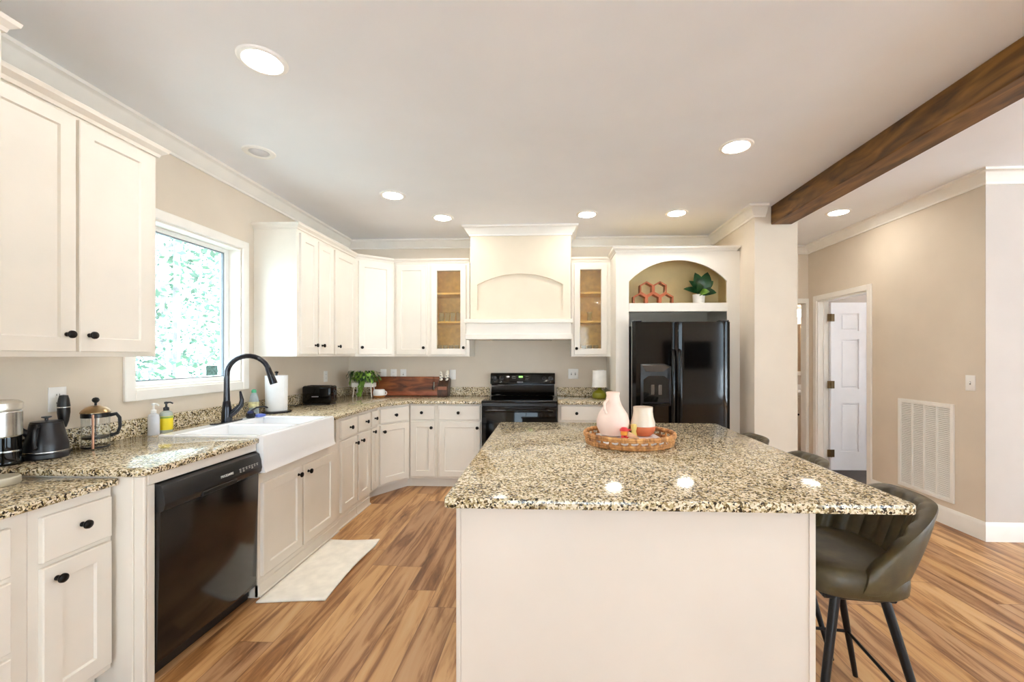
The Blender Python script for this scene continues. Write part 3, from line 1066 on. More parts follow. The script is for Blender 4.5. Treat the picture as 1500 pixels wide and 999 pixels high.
# apron: side profile with raised lip near its foot, along y
mb.prism([(AX - 0.04, 0.712), (AX + 0.012, 0.712), (AX + 0.004, 0.735), (AX, 0.76), (AX, ST - 0.012), (AX - 0.004, ST - 0.003), (AX - 0.012, ST), (AX - 0.04, ST)], SY0, SY1, axis='y')
mb.build('apron', M_CERAM, sink)
mb = MB()
bx0, bx1 = -2.232, AX - 0.04
mb.box(bx0, bx0 + 0.10, SY0, SY1, 0.895, ST, 0.005)
mb.box(bx0 + 0.10, bx1, SY0, SY0 + 0.035, 0.895, ST, 0.005)
mb.box(bx0 + 0.10, bx1, SY1 - 0.035, SY1, 0.895, ST, 0.005)
ym = 2.73
mb.box(bx0 + 0.10, bx1, ym - 0.02, ym + 0.02, 0.88, ST - 0.004, 0.005)
mb.build('rim', M_CERAM, sink)
for a, b2 in ((SY0 + 0.035, ym - 0.02), (ym + 0.02, SY1 - 0.035)):
    xa, xb = bx0 + 0.10, bx1

    def rr(i, z):
        return [(xa + i, a + i, z), (xb - i, a + i, z), (xb - i, b2 - i, z), (xa + i, b2 - i, z)]
    MB().loops([rr(0, 0.90), rr(0.012, 0.76), rr(0.04, 0.725)], False, True).build('bowl', M_CERAM, sink)
    MB().lathe([(0, 0.004), (0.03, 0.004), (0.042, 0.001), (0.042, 0), (0, 0)], ((xa + xb) / 2, (a + b2) / 2, 0.7255), 24).build('drain', M_STEEL, sink)

M_BRONZE = mat('oil_rubbed_bronze', (26, 26, 34), 0.22, metal=0.5, coat=0.4)
fa = thing('kitchen_faucet', 'dark gooseneck faucet with side lever behind the sink', 'faucet', (-2.19, 2.77, ST))
fx, fy = -2.19, 2.77
mb = MB()
mb.prism([(fx + 0.03 * math.cos(a) * 1.0, fy + (0.10 if math.sin(a) > 0 else -0.10) + 0.03 * math.sin(a)) for a in [2 * PI * i / 24 + 0.001 for i in range(24)]], ST, ST + 0.008, 0.002)
mb.build('deck_plate', M_BRONZE, fa)
mb = MB().lathe([(0.032, 0.008), (0.031, 0.06), (0.027, 0.10), (0.022, 0.14), (0.018, 0.15)], (fx, fy, ST), 28)
dirx = Vector((0.93, 0.30, 0)).normalized()
pts = [Vector((fx, fy, ST + 0.10)), Vector((fx, fy, ST + 0.22)), Vector((fx, fy, 1.235))]
rad = 0.128
for i in range(1, 15):
    a = PI - (PI * 0.93) * i / 14
    pts.append(Vector((fx, fy, 1.245)) + dirx * (rad + rad * math.cos(a)) + Vector((0, 0, rad * math.sin(a))))
mb.tube(pts, [0.021, 0.0175] + [0.0165] * (len(pts) - 2), 18)
mb.build('spout', M_BRONZE, fa)
e = pts[-1]
d = (pts[-1] - pts[-2]).normalized()
MB().tube([e - d * 0.02, e + d * 0.04, e + d * 0.085, e + d * 0.10], [0.0175, 0.021, 0.024, 0.023], 20).build('spray_head', M_BRONZE, fa)
lev = dirx
p0 = Vector((fx, fy, ST + 0.085))
MB().tube([p0 + lev * 0.01 + Vector((0, 0, -0.045)), p0 + lev * 0.05 + Vector((0, 0, -0.01)), p0 + lev * 0.085 + Vector((0, 0, 0.03)), p0 + lev * 0.09 + Vector((0, 0, 0.065)), p0 + lev * 0.08 + Vector((0, 0, 0.125))],
          [0.019, 0.021, 0.017, 0.013, 0.006], 14).build('lever', M_BRONZE, fa)

# ------------------------------------------------------------------ dishwasher
dwt = thing('dishwasher', 'black built in dishwasher with recessed handle left of sink', 'dishwasher', (BX, 1.703, 0), R(90))
wdt = 0.600
MB().box(0.004, wdt - 0.004, 0.03, 0.6, 0.02, 0.83).build('body', M_BLACKM, dwt, world=False)
mb = MB()
# door: side outline (y,z), tilted a touch outwards at the top
prof = [(0.03, 0.075), (-0.010, 0.075), (-0.012, 0.10), (-0.026, 0.70), (-0.024, 0.715), (0.03, 0.715)]
mb.prism(prof, 0.0, wdt, 0.003, 2, axis='x')
dd = mb.build('door', M_DWP, dwt, world=False)
mb = MB()
ang = math.atan2(0.014, 0.6)
prof2 = [(0.03, 0.712), (-0.027, 0.712), (-0.040, 0.722), (-0.046, 0.745), (-0.040, 0.79), (-0.030, 0.822), (-0.012, 0.831), (0.03, 0.831)]
mb.prism(prof2, 0.0, wdt, 0.002, 2, axis='x')
cp = mb.build('control_panel', M_BLACKM, dwt, world=False)
MB().box(0.19, 0.41, -0.0475, -0.03, 0.716, 0.739, 0.004).build('handle_recess', mat('recess_black', (5, 5, 5), 0.5), dwt, world=False)
tilt = math.atan2(0.006, 0.045)
MT = Matrix.Translation((0.345, -0.0445, 0.772)) @ Matrix.Rotation(-tilt, 4, 'X') @ Matrix.Rotation(R(90), 4, 'X')
M_INK = mat('pale_print', (225, 222, 215), 0.5)
text_mb('FRIGIDAIRE', 0.0165, MT).build('lettering', M_INK, cp, world=False, smooth=0)
mb = MB()
for i, x in enumerate((0.435, 0.458, 0.48, 0.502, 0.522, 0.542, 0.562)):
    MM = Matrix.Translation((x, -0.0443, 0.772)) @ Matrix.Rotation(-tilt, 4, 'X')
    mb.box(-0.006, 0.006, 0, 0.001, 0.004, 0.007, M=MM).box(-0.004, 0.004, 0, 0.001, -0.004, -0.001, M=MM)
    if i in (0, 1, 4):
        mb.box(-0.005, 0.005, 0, 0.001, -0.011, -0.008, M=MM)
mb.build('button_marks', M_INK, cp, world=False)
MB().box(0.004, wdt - 0.004, 0.035, 0.06, 0.002, 0.072).build('toe_panel', M_BLACKM, dwt, world=False)

# ------------------------------------------------------------------ range
RGX0, RGX1 = -0.685, 0.083
RF = 4.245
rg = thing('electric_range', 'black freestanding electric range under the hood', 'stove', ((RGX0 + RGX1) / 2, 4.56, 0))
MB().box(RGX0, RGX1, RF + 0.03, B - 0.025, 0.03, 0.895, 0.003).build('body', M_BLACK, rg)
MB().box(RGX0 - 0.002, RGX1 + 0.002, RF, B - 0.09, 0.896, 0.918, 0.006, 2).build('cooktop', M_BLACK, rg)
MB().box(RGX0 + 0.04, RGX1 - 0.04, RF + 0.05, B - 0.12, 0.9185, 0.920).build('ceramic_surface', M_BLACKG, rg)
mb = MB()
xm0, xm1 = RGX0 + 0.02, RGX1 - 0.02
mb.prism([(4.905, 0.92), (4.825, 0.92), (4.815, 0.955), (4.83, 0.975), (4.845, 1.0), (4.85, 1.055), (4.905, 1.055)], xm0, xm1, axis='x')
mb.prism([(4.905, 1.05), (4.805, 1.05), (4.80, 1.062), (4.825, 1.165), (4.84, 1.178), (4.905, 1.178)], xm0 - 0.008, xm1 + 0.008, 0.006, 2, axis='x')
bg = mb.build('backguard', M_BLACK, rg)
tl = math.atan2(0.025, 0.103)
for x in (-0.62, -0.545, -0.055, 0.02):
    kmb = MB().lathe([(0, 0), (0.027, 0), (0.027, 0.004), (0.021, 0.006), (0.019, 0.022), (0, 0.024)], seg=24,
                     M=Matrix.Translation((x, 4.812, 1.118)) @ Matrix.Rotation(R(90) - tl, 4, 'X'))
    kmb.box(-0.004, 0.004, -0.018, 0.018, 0.02, 0.03, 0.002, M=Matrix.Translation((x, 4.812, 1.118)) @ Matrix.Rotation(R(90) - tl, 4, 'X'))
    kmb.build('control_knob', M_BLACKM, rg)
PM = Matrix.Translation((-0.31, 4.8115, 1.118)) @ Matrix.Rotation(-tl, 4, 'X')
pn = MB().box(-0.14, 0.10, -0.002, 0.004, -0.035, 0.04, 0.002, M=PM).build('touch_panel', M_BLACKG, bg)
MB().box(-0.035, 0.01, -0.0032, -0.0021, 0.008, 0.026, M=PM).build('clock_display', mat('green_clock_display', (110, 190, 60), 0.4, emit=(0.25, 0.9, 0.15), estr=1.0), pn)
mb = MB()
for x, z in ((-0.09, 0.02), (-0.09, -0.005), (0.06, 0.02), (0.06, -0.005), (0.055, -0.02)):
    mb.box(x - 0.018, x + 0.018, -0.0032, -0.0021, z, z + 0.004, M=PM)
for x in (-0.31, -0.235, 0.255, 0.33):
    mb.box(x - 0.006, x + 0.006, -0.0036, -0.0005, -0.045, -0.036, M=PM)
mb.build('button_marks', mat('grey_print', (120, 118, 112), 0.5), bg)
text_mb('FRIGIDAIRE', 0.0135, PM @ Matrix.Translation((-0.02, -0.0035, -0.0455)) @ Matrix.Rotation(R(90), 4, 'X')).build('lettering', M_INK, bg, smooth=0)
od = MB().box(RGX0 + 0.003, RGX1 - 0.003, RF - 0.012, RF + 0.029, 0.22, 0.862, 0.006, 2).build('oven_door', M_BLACK, rg)
MB().box(RGX0 + 0.13, RGX1 - 0.13, RF - 0.0135, RF - 0.011, 0.38, 0.70).build('oven_window', M_BLACKG, od)
mb = MB().tube([(RGX0 + 0.05, RF - 0.012, 0.815), (RGX0 + 0.052, RF - 0.05, 0.822), (RGX0 + 0.09, RF - 0.058, 0.824), (RGX1 - 0.09, RF - 0.058, 0.824), (RGX1 - 0.052, RF - 0.05, 0.822), (RGX1 - 0.05, RF - 0.012, 0.815)], 0.011, 12)
mb.build('handle', M_BLACK, od)
MB().box(RGX0 + 0.003, RGX1 - 0.003, RF - 0.006, RF + 0.029, 0.865, 0.895, 0.003).build('vent_strip', M_BLACKM, rg)
MB().box(RGX0 + 0.003, RGX1 - 0.003, RF - 0.010, RF + 0.029, 0.035, 0.212, 0.005, 2).build('storage_drawer', M_BLACK, rg)

# ------------------------------------------------------------------ hood
hd = thing('range_hood', 'cream chimney hood with arched panel above the black stove', 'hood', ((HX0 + HX1) / 2, 4.7, 1.55))
mb = MB()
mb.box(HX0, HX1, HYF + 0.022, B - 0.001, 1.76, H - 0.001)
# face plate with arched recess
ax0, ax1, azb, azs, azp = HX0 + 0.075, HX1 - 0.085, 1.86, 2.13, 2.245
n = 24


def archz(x, x0, x1, zs, zp):
    c = (x0 + x1) / 2
    hw = (x1 - x0) / 2
    h = zp - zs
    rr_ = (hw * hw + h * h) / (2 * h)
    return zp - rr_ + math.sqrt(max(0, rr_ * rr_ - (x - c) ** 2))


def arched_plate(mb, X0, X1, Z0, Z1, x0, x1, zb, zs, zp, ya, yb):
    """plate (front at ya, back at yb) with arched opening"""
    mb.box(X0, x0, ya, yb, Z0, Z1).box(x1, X1, ya, yb, Z0, Z1)
    if zb > Z0:
        mb.box(x0, x1, ya, yb, Z0, zb)
    xs = [x0 + (x1 - x0) * i / n for i in range(n + 1)]
    for i in range(n):
        a, b2 = xs[i], xs[i + 1]
        za, zb2 = archz(a, x0, x1, zs, zp), archz(b2, x0, x1, zs, zp)
        vs = [(a, ya, za), (b2, ya, zb2), (b2, ya, Z1), (a, ya, Z1), (a, yb, za), (b2, yb, zb2), (b2, yb, Z1), (a, yb, Z1)]
        fs = [(0, 1, 2, 3), (7, 6, 5, 4), (0, 4, 5, 1)]
        if i == 0:
            fs.append((3, 7, 4, 0))
        if i == n - 1:
            fs.append((1, 5, 6, 2))
        fs.append((2, 6, 7, 3))
        mb.add(vs, fs)


arched_plate(mb, HX0, HX1, 1.76, H - 0.001, ax0, ax1, azb, azs, azp, HYF, HYF + 0.022)
mb.build('chimney', M_HOOD, hd, smooth=0)
mb = MB()
mx0, mx1, my = -0.888, 0.252, 4.375
mb.box(mx0, mx1, my - 0.012, B - 0.34, 1.718, 1.76, 0.004)
mb.box(mx0 + 0.02, mx1 - 0.02, my + 0.008, B - 0.34, 1.605, 1.718)
mb.box(mx0 + 0.008, mx1 - 0.008, my - 0.002, B - 0.34, 1.548, 1.605, 0.004)
mb.box(HX0 + 0.01, HX1 - 0.01, B - 0.34, B - 0.002, 1.555, 1.76)
mb.build('mantel', M_CAB, hd)
MB().sweep([(HX0, B - 0.001), (HX0, HYF), (HX1, HYF), (HX1, B - 0.001)], [(a * 0.95 + 0.0, z) for a, z in CROWN], -1).build('crown', M_TRIM, hd)
MB().box(HX0 + 0.2, HX1 - 0.2, 4.5, 4.8, 1.549, 1.554).build('filter', M_CHROME, hd)

# ------------------------------------------------------------------ refrigerator surround
EF = 4.22
ex0, ex1 = 0.669, 1.845
ox0, ox1 = 0.797, 1.758
ez = 2.41
es = thing('refrigerator_surround', 'tall cream surround with arched niche over the refrigerator', 'cabinet', ((ex0 + ex1) / 2, 4.55, 0))
mb = MB()
arched_plate(mb, ex0, ex1, 1.90, ez, ox0, ox1, 1.90, 2.115, 2.325, EF, EF + 0.02)
mb.box(ex0, ox0, EF, EF + 0.02, 0, 1.90).box(ox1, ex1, EF, EF + 0.02, 0, 1.90)
mb.box(ex1, PX0 - 0.001, EF + 0.006, EF + 0.02, 0, ez)
mb.build('face_frame', M_CAB, es, smooth=0)
MB().box(ex0, ex0 + 0.02, EF + 0.02, B - 0.002, 0, ez).build('side_panel', M_CAB, es)
MB().box(ex1 - 0.02, ex1, EF + 0.02, B - 0.002, 0, ez).build('side_panel', M_CAB, es)
MB().box(ox0, ox1, EF - 0.004, EF + 0.02, 1.815, 1.9, 0.002).box(ex0 + 0.021, ex1 - 0.021, EF + 0.02, B - 0.003, 1.875, 1.9).build('shelf', M_CAB, es)
mb = MB()
mb.box(ex0 + 0.02, ex1 - 0.02, EF + 0.36, EF + 0.37, 1.9, ez - 0.02)
mb.box(ex0 + 0.02, ex0 + 0.03, EF + 0.02, EF + 0.36, 1.9, ez - 0.02).box(ex1 - 0.03, ex1 - 0.02, EF + 0.02, EF + 0.36, 1.9, ez - 0.02)
mb.box(ex0 + 0.02, ex1 - 0.02, EF + 0.02, EF + 0.37, ez - 0.02, ez - 0.008)
mb.build('niche_lining', M_NICHE, es, smooth=0)
MB().sweep([(ex0, B - 0.002), (ex0, EF), (ex1, EF), (ex1, EF + 0.05)], [(a, b2 + ez) for a, b2 in UC], -1).build('crown', M_CAB, es)

# refrigerator
fr = thing('refrigerator', 'black side by side refrigerator with water dispenser', 'refrigerator', (1.275, 4.45, 0))
f0, f1, ff = 0.822, 1.772, 4.05
fz = 1.70
fx0, fx1 = 0.80, 1.722
MB().box(0.83, 1.70, ff + 0.075, B - 0.04, 0.02, fz - 0.02, 0.004).build('body', M_BLACKM, fr)
fm = 1.204


def fdoor(x0, x1):
    # gently bowed door front
    pts = []
    n_ = 12
    for i in range(n_ + 1):
        u = i / n_
        x = x0 + (x1 - x0) * u
        e = min(u, 1 - u)
        yy = ff + 0.022 * max(0, (1 - e / 0.07)) ** 2 if e < 0.07 else ff
        pts.append((x, yy))
    pts2 = []
    for x, yy in pts:
        pts2.append((x, yy))
    return MB().prism(pts2 + [(x1, ff + 0.07), (x0, ff + 0.07)], 0.06, fz)


d1 = fdoor(fx0, fm - 0.003).build('freezer_door', M_BLACK, fr)
d2 = fdoor(fm + 0.003, fx1).build('fresh_food_door', M_BLACK, fr)
for o, hx in ((d1, fm - 0.034), (d2, fm + 0.034)):
    MB().tube([(hx, ff, 1.43), (hx, ff - 0.035, 1.42), (hx, ff - 0.055, 1.36), (hx, ff - 0.058, 1.0), (hx, ff - 0.055, 0.66), (hx, ff - 0.035, 0.58), (hx, ff, 0.57)], [0.014] * 7, 14).build('handle', M_BLACK, o)
dp = MB().prism([(0.875, 1.30), (1.09, 1.30), (1.16, 1.275), (1.16, 0.90), (0.875, 0.90)], ff - 0.012, ff + 0.001, 0.004, 2, axis='y').build('dispenser', M_BLACKM, d1)
MB().prism([(0.90, 0.935), (1.14, 0.935), (1.14, 1.15), (1.09, 1.185), (0.95, 1.185), (0.90, 1.15)], ff - 0.0135, ff - 0.011, axis='y').build('cavity', M_BLACKG, dp)
MB().box(0.885, 1.15, ff - 0.04, ff - 0.011, 0.905, 0.925, 0.004).build('drip_tray', M_BLACK, dp)
MB().box(0.97, 1.005, ff - 0.022, ff - 0.013, 1.0, 1.10, 0.004).build('paddle', M_CHROME, dp)
MB().box(1.04, 1.075, ff - 0.022, ff - 0.013, 1.0, 1.10, 0.004).build('paddle', M_CHROME, dp)
MB().prism([(0.885, 1.29), (1.08, 1.29), (1.145, 1.268), (1.09, 1.225), (0.92, 1.225)], ff - 0.016, ff - 0.0115, 0.002, axis='y').build('control_strip', mat('glossy_control_strip', (70, 62, 56), 0.15), dp)
for x0 in (fx0 + 0.01, fx1 - 0.09):
    MB().box(x0, x0 + 0.08, ff + 0.01, ff + 0.12, fz + 0.0005, fz + 0.016, 0.005).build('hinge_cover', M_BLACKM, fr)
MB().box(0.83, 1.70, ff + 0.05, ff + 0.074, 0.0, 0.055).build('base_grille', M_BLACKM, fr)

# honeycomb ornament and fiddle leaf plant in the niche
M_COPPER = mat('copper_terracotta', (168, 88, 48), 0.4, metal=0.15, var=0.08, scale=20)
hc = thing('honeycomb_ornament', 'copper honeycomb ornament of five hexagons on the niche shelf', 'ornament', (1.06, 4.36, 1.9))
s_ = 0.078


def hexa(cx, cz):
    out = [(cx + s_ * math.cos(R(30 + 60 * i)), cz + s_ * math.sin(R(30 + 60 * i))) for i in range(6)]
    inn = [(cx + (s_ - 0.017) * math.cos(R(30 + 60 * i)), cz + (s_ - 0.017) * math.sin(R(30 + 60 * i))) for i in range(6)]
    ya, yb = 4.31, 4.39
    rings = [[(p[0], ya, p[1]) for p in out], [(p[0], yb, p[1]) for p in out], [(p[0], yb, p[1]) for p in inn], [(p[0], ya, p[1]) for p in inn], [(p[0], ya, p[1]) for p in out]]
    return MB().loops(rings, False, False)


hw_ = s_ * math.cos(R(30))
for cx_, cz_ in ((0.925, 1.9 + s_ * 0.5), (0.925 + 2 * hw_, 1.9 + s_ * 0.5), (0.925 + 4 * hw_, 1.9 + s_ * 0.5)):
    # lower cells stand half cut on the shelf
    out = [(cx_ + s_ * math.cos(R(a)), cz_ + s_ * math.sin(R(a))) for a in (30, 90, 150)]
    inn = [(cx_ + (s_ - 0.017) * math.cos(R(a)), cz_ + (s_ - 0.017) * math.sin(R(a))) for a in (30, 90, 150)]
    poly = [(out[0][0], 1.901)] + out + [(out[2][0], 1.901), (inn[2][0], 1.901)] + inn[::-1] + [(inn[0][0], 1.901)]
    MB().prism(poly, 4.31, 4.39, axis='y').build('hexagon', M_COPPER, hc, smooth=0)
for cx_ in (0.925 + hw_, 0.925 + 3 * hw_):
    hexa(cx_, 1.9 + s_ * 0.5 + s_ * 1.5).build('hexagon', M_COPPER, hc, smooth=0)


def leaf(mb, base, tip, width, bend=0.25, up=Vector((0, 0, 1)), n=8, fold=0.25):
    base, tip = Vector(base), Vector(tip)
    ax = tip - base
    ln = ax.length
    d = ax.normalized()
    side = d.cross(up)
    if side.length < 1e-3:
        side = d.cross(Vector((0, 1, 0.1)))
    side.normalize()
    nrm = side.cross(d)
    vs, fs = [], []
    for i in range(n + 1):
        t_ = i / n
        w_ = width * 0.5 * (math.sin(PI * min(1, t_ ** 0.8 * 0.97 + 0.03)) ** 0.75)
        c = base + ax * t_ + nrm * (bend * ln * (4 * t_ * (1 - t_)) * 0.5 - bend * ln * t_ * t_ * 0.3)
        vs += [c + side * w_ + nrm * (fold * w_), c, c - side * w_ + nrm * (fold * w_)]
    for i in range(n):
        a = i * 3
        fs += [(a, a + 1, a + 4, a + 3), (a + 1, a + 2, a + 5, a + 4)]
    mb.add(vs, fs)


M_LEAF = mat('dark_green_leaf', (30, 66, 36), 0.35, var=0.3, scale=12)
M_LEAF2 = mat('fresh_green_leaf', (104, 142, 48), 0.4, var=0.25, scale=14)
M_POT = mat('white_pot', (240, 236, 228), 0.5)
fl = thing('potted_plant', 'big dark leafed plant in white pot on the niche shelf', 'plant', (1.545, 4.4, 1.9))
MB().lathe([(0, 0.002), (0.05, 0.002), (0.056, 0.01), (0.062, 0.105), (0.055, 0.105), (0.05, 0.09), (0, 0.09)], (1.545, 4.4, 1.9), 28).build('pot', M_POT, fl)
MB().tube([(1.545, 4.4, 1.985), (1.548, 4.4, 2.04), (1.55, 4.4, 2.1)], 0.006, 8).build('stem', mat('plant_stem', (88, 110, 50), 0.6), fl)
b0 = Vector((1.548, 4.4, 2.0))
for tip, w_, m_ in [((1.50, 4.36, 2.23), 0.13, M_LEAF), ((1.63, 4.37, 2.235), 0.14, M_LEAF), ((1.43, 4.33, 2.14), 0.09, M_LEAF), ((1.38, 4.36, 2.065), 0.07, M_LEAF),
                    ((1.70, 4.33, 2.02), 0.10, M_LEAF), ((1.61, 4.28, 2.02), 0.09, M_LEAF2), ((1.68, 4.36, 2.14), 0.11, M_LEAF), ((1.50, 4.30, 2.12), 0.10, M_LEAF)]:
    mb = MB()
    leaf(mb, b0 + Vector((random.uniform(-.01, .01), -0.01, random.uniform(0, .05))), tip, w_, 0.2, up=Vector((0.1, -1, 0.4)))
    mb.build('leaf', m_, fl)

# ------------------------------------------------------------------ island
ix0, ix1, iy0, iy1 = -0.342, 1.145, 1.345, 2.935
isl = thing('kitchen_island', 'cream kitchen island base with plain end panel', 'island', (0.26, 2.15, 0))
px0, px1 = -0.312, 0.862
MB().box(px0 + 0.02, px1 - 0.02, 1.42, 2.905, 0.09, CB - 0.004).build('body', M_ISL, isl)
MB().box(px0 + 0.016, px1, 1.40, 1.4195, 0, CB - 0.004, 0.002).build('end_panel', M_ISL, isl)
MB().box(px0 + 0.001, px0 + 0.0155, 1.397, 1.4195, 0, CB - 0.004, 0.002).box(px1 - 0.018, px1 + 0.002, 1.396, 1.3995, 0, CB - 0.004, 0.001).build('corner_trim', M_ISL, isl)
MB().box(px0 + 0.06, px1 - 0.03, 1.43, 2.88, 0, 0.0895).build('toe_kick', M_ISL, isl)
MB().box(px1 - 0.019, px1 + 0.001, 1.42, 2.905, 0, CB - 0.004, 0.002).build('side_panel', M_ISL, isl)
for k in range(3):
    ya, yb = 1.425 + k * 0.495, 1.905 + k * 0.495
    for za, zb in ((0.12, 0.34), (0.35, 0.64), (0.65, 0.855)):
        Mx = Matrix.Translation((px0 + 0.02, 0, 0)) @ Matrix.Rotation(R(-90), 4, 'Z')
        d = MB().front(-yb, -ya, za, zb, -0.02, M=Mx).build('drawer', M_ISL, isl)
        kb = knob_mb(0, 0, 0)
        MB().add(kb.v, kb.f, Matrix.Translation((px0, (ya + yb) / 2, (za + zb) / 2)) @ Matrix.Rotation(R(-90), 4, 'Z')).build('knob', M_KNOB, d)
mb = MB()


def rrect(x0, x1, y0, y1, r, n=5):
    out = []
    for cx, cy, a0 in ((x1 - r, y0 + r, -90), (x1 - r, y1 - r, 0), (x0 + r, y1 - r, 90), (x0 + r, y0 + r, 180)):
        for i in range(n + 1):
            a = R(a0 + 90 * i / n)
            out.append((cx + r * math.cos(a), cy + r * math.sin(a)))
    return out


mb.prism(rrect(ix0, ix1, iy0, iy1, 0.02), CB - 0.003, CT, 0.006, 2)
tag(mb.build('island_worktop', M_GRAN, loc=(0.4, 2.14, CB)), 'speckled granite island worktop with seating overhang', 'worktop')

# ------------------------------------------------------------------ stools
M_LEG = mat('black_metal_leg', (20, 20, 22), 0.35, metal=0.3)


def make_stool(label, loc):
    t = thing('bar_stool', label, 'stool', loc, 0, 'olive leather stools along the island')
    zb = 0.575
    nphi = 73
    rows = []
    nrib = 13
    for i in range(nphi):
        u = -1 + 2 * i / (nphi - 1)
        phi = R(99) * u
        au = abs(u)
        top = 0.865 - 0.205 * max(0.0, (au - 0.30) / 0.70) ** 1.7
        cs, sn = math.cos(phi), math.sin(phi)

        def pt(z, off):
            s2 = (z - zb) / 0.29
            cx = 0.08 * s2
            a, b2 = 0.19 + 0.022 * s2 + off, 0.226 + 0.016 * s2 + off
            return (cx + a * cs, b2 * sn, z)
        th = 0.036
        rib = abs(math.sin(nrib * PI * (u + 1) / 2))
        bul = 0.013 * rib ** 0.6
        row = [pt(zb - 0.004, -0.03), pt(zb + 0.004, -0.008), pt(zb + 0.02, 0.0)]
        for k in range(1, 7):
            row.append(pt(zb + 0.02 + (top - 0.012 - zb - 0.02) * k / 6, 0.006 * math.sin(PI * k / 6)))
        row += [pt(top - 0.003, -0.004), pt(top, -th * 0.5), pt(top - 0.004, -th + 0.006 - bul * 0.5)]
        for k in range(0, 7):
            zz = top - 0.012 - (top - 0.012 - 0.60) * k / 6
            row.append(pt(zz, -th - bul))
        row.append(pt(0.59, -th - 0.02))
        rows.append(row)
    MB().loops(rows, True, True).build('backrest', M_LEATH, t, world=False, smooth=50)
    # piping round the rim
    rim = [Vector(r[3 + 6 + 1]) + Vector((0, 0, 0.002)) for r in rows]
    # seat cushion
    rings = []

    def sel(ax, by, z, sh=0.0):
        out = []
        for k in range(40):
            a = 2 * PI * k / 40
            c, s = math.cos(a), math.sin(a)
            e = 0.62
            out.append((sh + ax * math.copysign(abs(c) ** e, c), by * math.copysign(abs(s) ** e, s), z))
        return out
    for sc_, z in ((0.80, 0.558), (0.93, 0.560), (0.985, 0.572), (1.0, 0.60), (0.995, 0.628), (0.965, 0.645), (0.90, 0.655), (0.6, 0.661), (0.2, 0.662)):
        rings.append(sel(0.18 * sc_, (0.21 + 0.012 * (sc_ > 0.9)) * sc_, z, -0.005))
    MB().loops(rings, True, True).build('seat', M_LEATH, t, world=False, smooth=60)
    MB().box(-0.12, 0.11, -0.17, 0.17, 0.535, 0.562, 0.006).build('seat_frame', M_LEG, t, world=False)
    for sx in (-1, 1):
        for sy in (-1, 1):
            MB().tube([(sx * 0.075, sy * 0.155, 0.55), (sx * (0.1325 + 0.005 * sx), sy * 0.1975, 0.275), (0.01 + sx * 0.19, sy * 0.24, 0.0)], [0.0155, 0.0135, 0.0095], 14).build('leg', M_LEG, t, world=False)
    z = 0.21
    ff_ = 1 - z / 0.55
    lx, ly = 0.075 + 0.125 * ff_ - 0.002, 0.155 + 0.085 * ff_ - 0.002
    MB().tube([(-lx, -ly, z), (lx, -ly, z), (lx, ly, z), (-lx, ly, z)], 0.007, 10, closed=True).build('footrest', M_LEG, t, world=False)
    return t


st = make_stool('olive leather bar stool nearest the camera, at near corner of island', (1.085, 1.64, 0))
st.rotation_euler = (0, 0, R(-7))
dup(st, 'middle olive leather bar stool, only its rounded back above the island', (1.09, 2.20, 0), R(-3))
dup(st, 'farthest olive leather bar stool, next to the pillar end of island', (1.08, 2.73, 0), R(-3))

# ------------------------------------------------------------------ tray and things on island
M_WICK = grain_mat('woven_rattan', (104, 62, 26), (186, 128, 70), (226, 176, 112), axis=2, rough=0.6, scale=6, stretch=3)
tcx, tcy, trx, try_ = 0.425, 2.245, 0.235, 0.215
tr = thing('wicker_tray', 'round woven rattan tray on the island', 'tray', (tcx, tcy, CT))


def ell(rf, z, n=64, wob=0.0, k=0):
    return [(tcx + trx * rf * math.cos(2 * PI * i / n), tcy + try_ * rf * math.sin(2 * PI * i / n), CT + z + wob * math.sin(k + i * 2 * PI * 16 / n * 2)) for i in range(n)]


MB().prism([(p[0], p[1]) for p in ell(0.93, 0)], CT + 0.001, CT + 0.008).build('base', M_WICK, tr)
mb = MB()
for rf, z, r in ((0.945, 0.0095, 0.008), (0.965, 0.02, 0.007), (0.985, 0.056, 0.010), (1.0, 0.046, 0.006)):
    mb.tube(ell(rf, z, 96, 0.0016, z * 300), r, 8, closed=True)
mb.build('rim', M_WICK, tr)
mb = MB()
for i in range(60):
    a = 2 * PI * i / 60
    a2 = a + 0.06 * (1 if i % 2 else -1)
    mb.tube([(tcx + trx * 0.955 * math.cos(a), tcy + try_ * 0.955 * math.sin(a), CT + 0.006), (tcx + trx * 0.985 * math.cos(a2), tcy + try_ * 0.985 * math.sin(a2), CT + 0.054)], 0.0036, 6)
for rf, z in ((0.95, 0.014), (0.956, 0.020), (0.962, 0.026)):
    mb.tube(ell(rf, z, 96, 0.003, z * 500), 0.0032, 6, closed=True)
mb.build('side_weave', M_WICK, tr)
M_NAP = mat('white_cloth', (240, 238, 238), 0.9, var=0.02, bump=0.5, bscale=300)
mb = MB()
nx_, ny_ = 18, 18
vs, fs = [], []
for j in range(ny_ + 1):
    for i in range(nx_ + 1):
        u, v = i / nx_ - 0.5, j / ny_ - 0.5
        x = 0.345 * u * (1 - 0.15 * abs(v))
        y = 0.315 * v * (1 - 0.15 * abs(u))
        z = 0.0105 + 0.0012 * math.sin(9 * u + 5 * v)
        vs.append((tcx + x, tcy - 0.005 + y, CT + z))
for j in range(ny_):
    for i in range(nx_):
        a = j * (nx_ + 1) + i
        fs.append((a, a + 1, a + nx_ + 2, a + nx_ + 1))
mb.add(vs, fs)
o = mb.build('folded_napkin', M_NAP, loc=(tcx, tcy, CT + 0.01))
sm = o.modifiers.new('thick', 'SOLIDIFY')
sm.thickness = 0.017
sm.offset = 1
tag(o, 'folded white cloth napkin lying in the rattan tray', 'napkin')
NT = CT + 0.0305
M_VASE = mat('blush_ceramic', (244, 218, 202), 0.55, var=0.02)
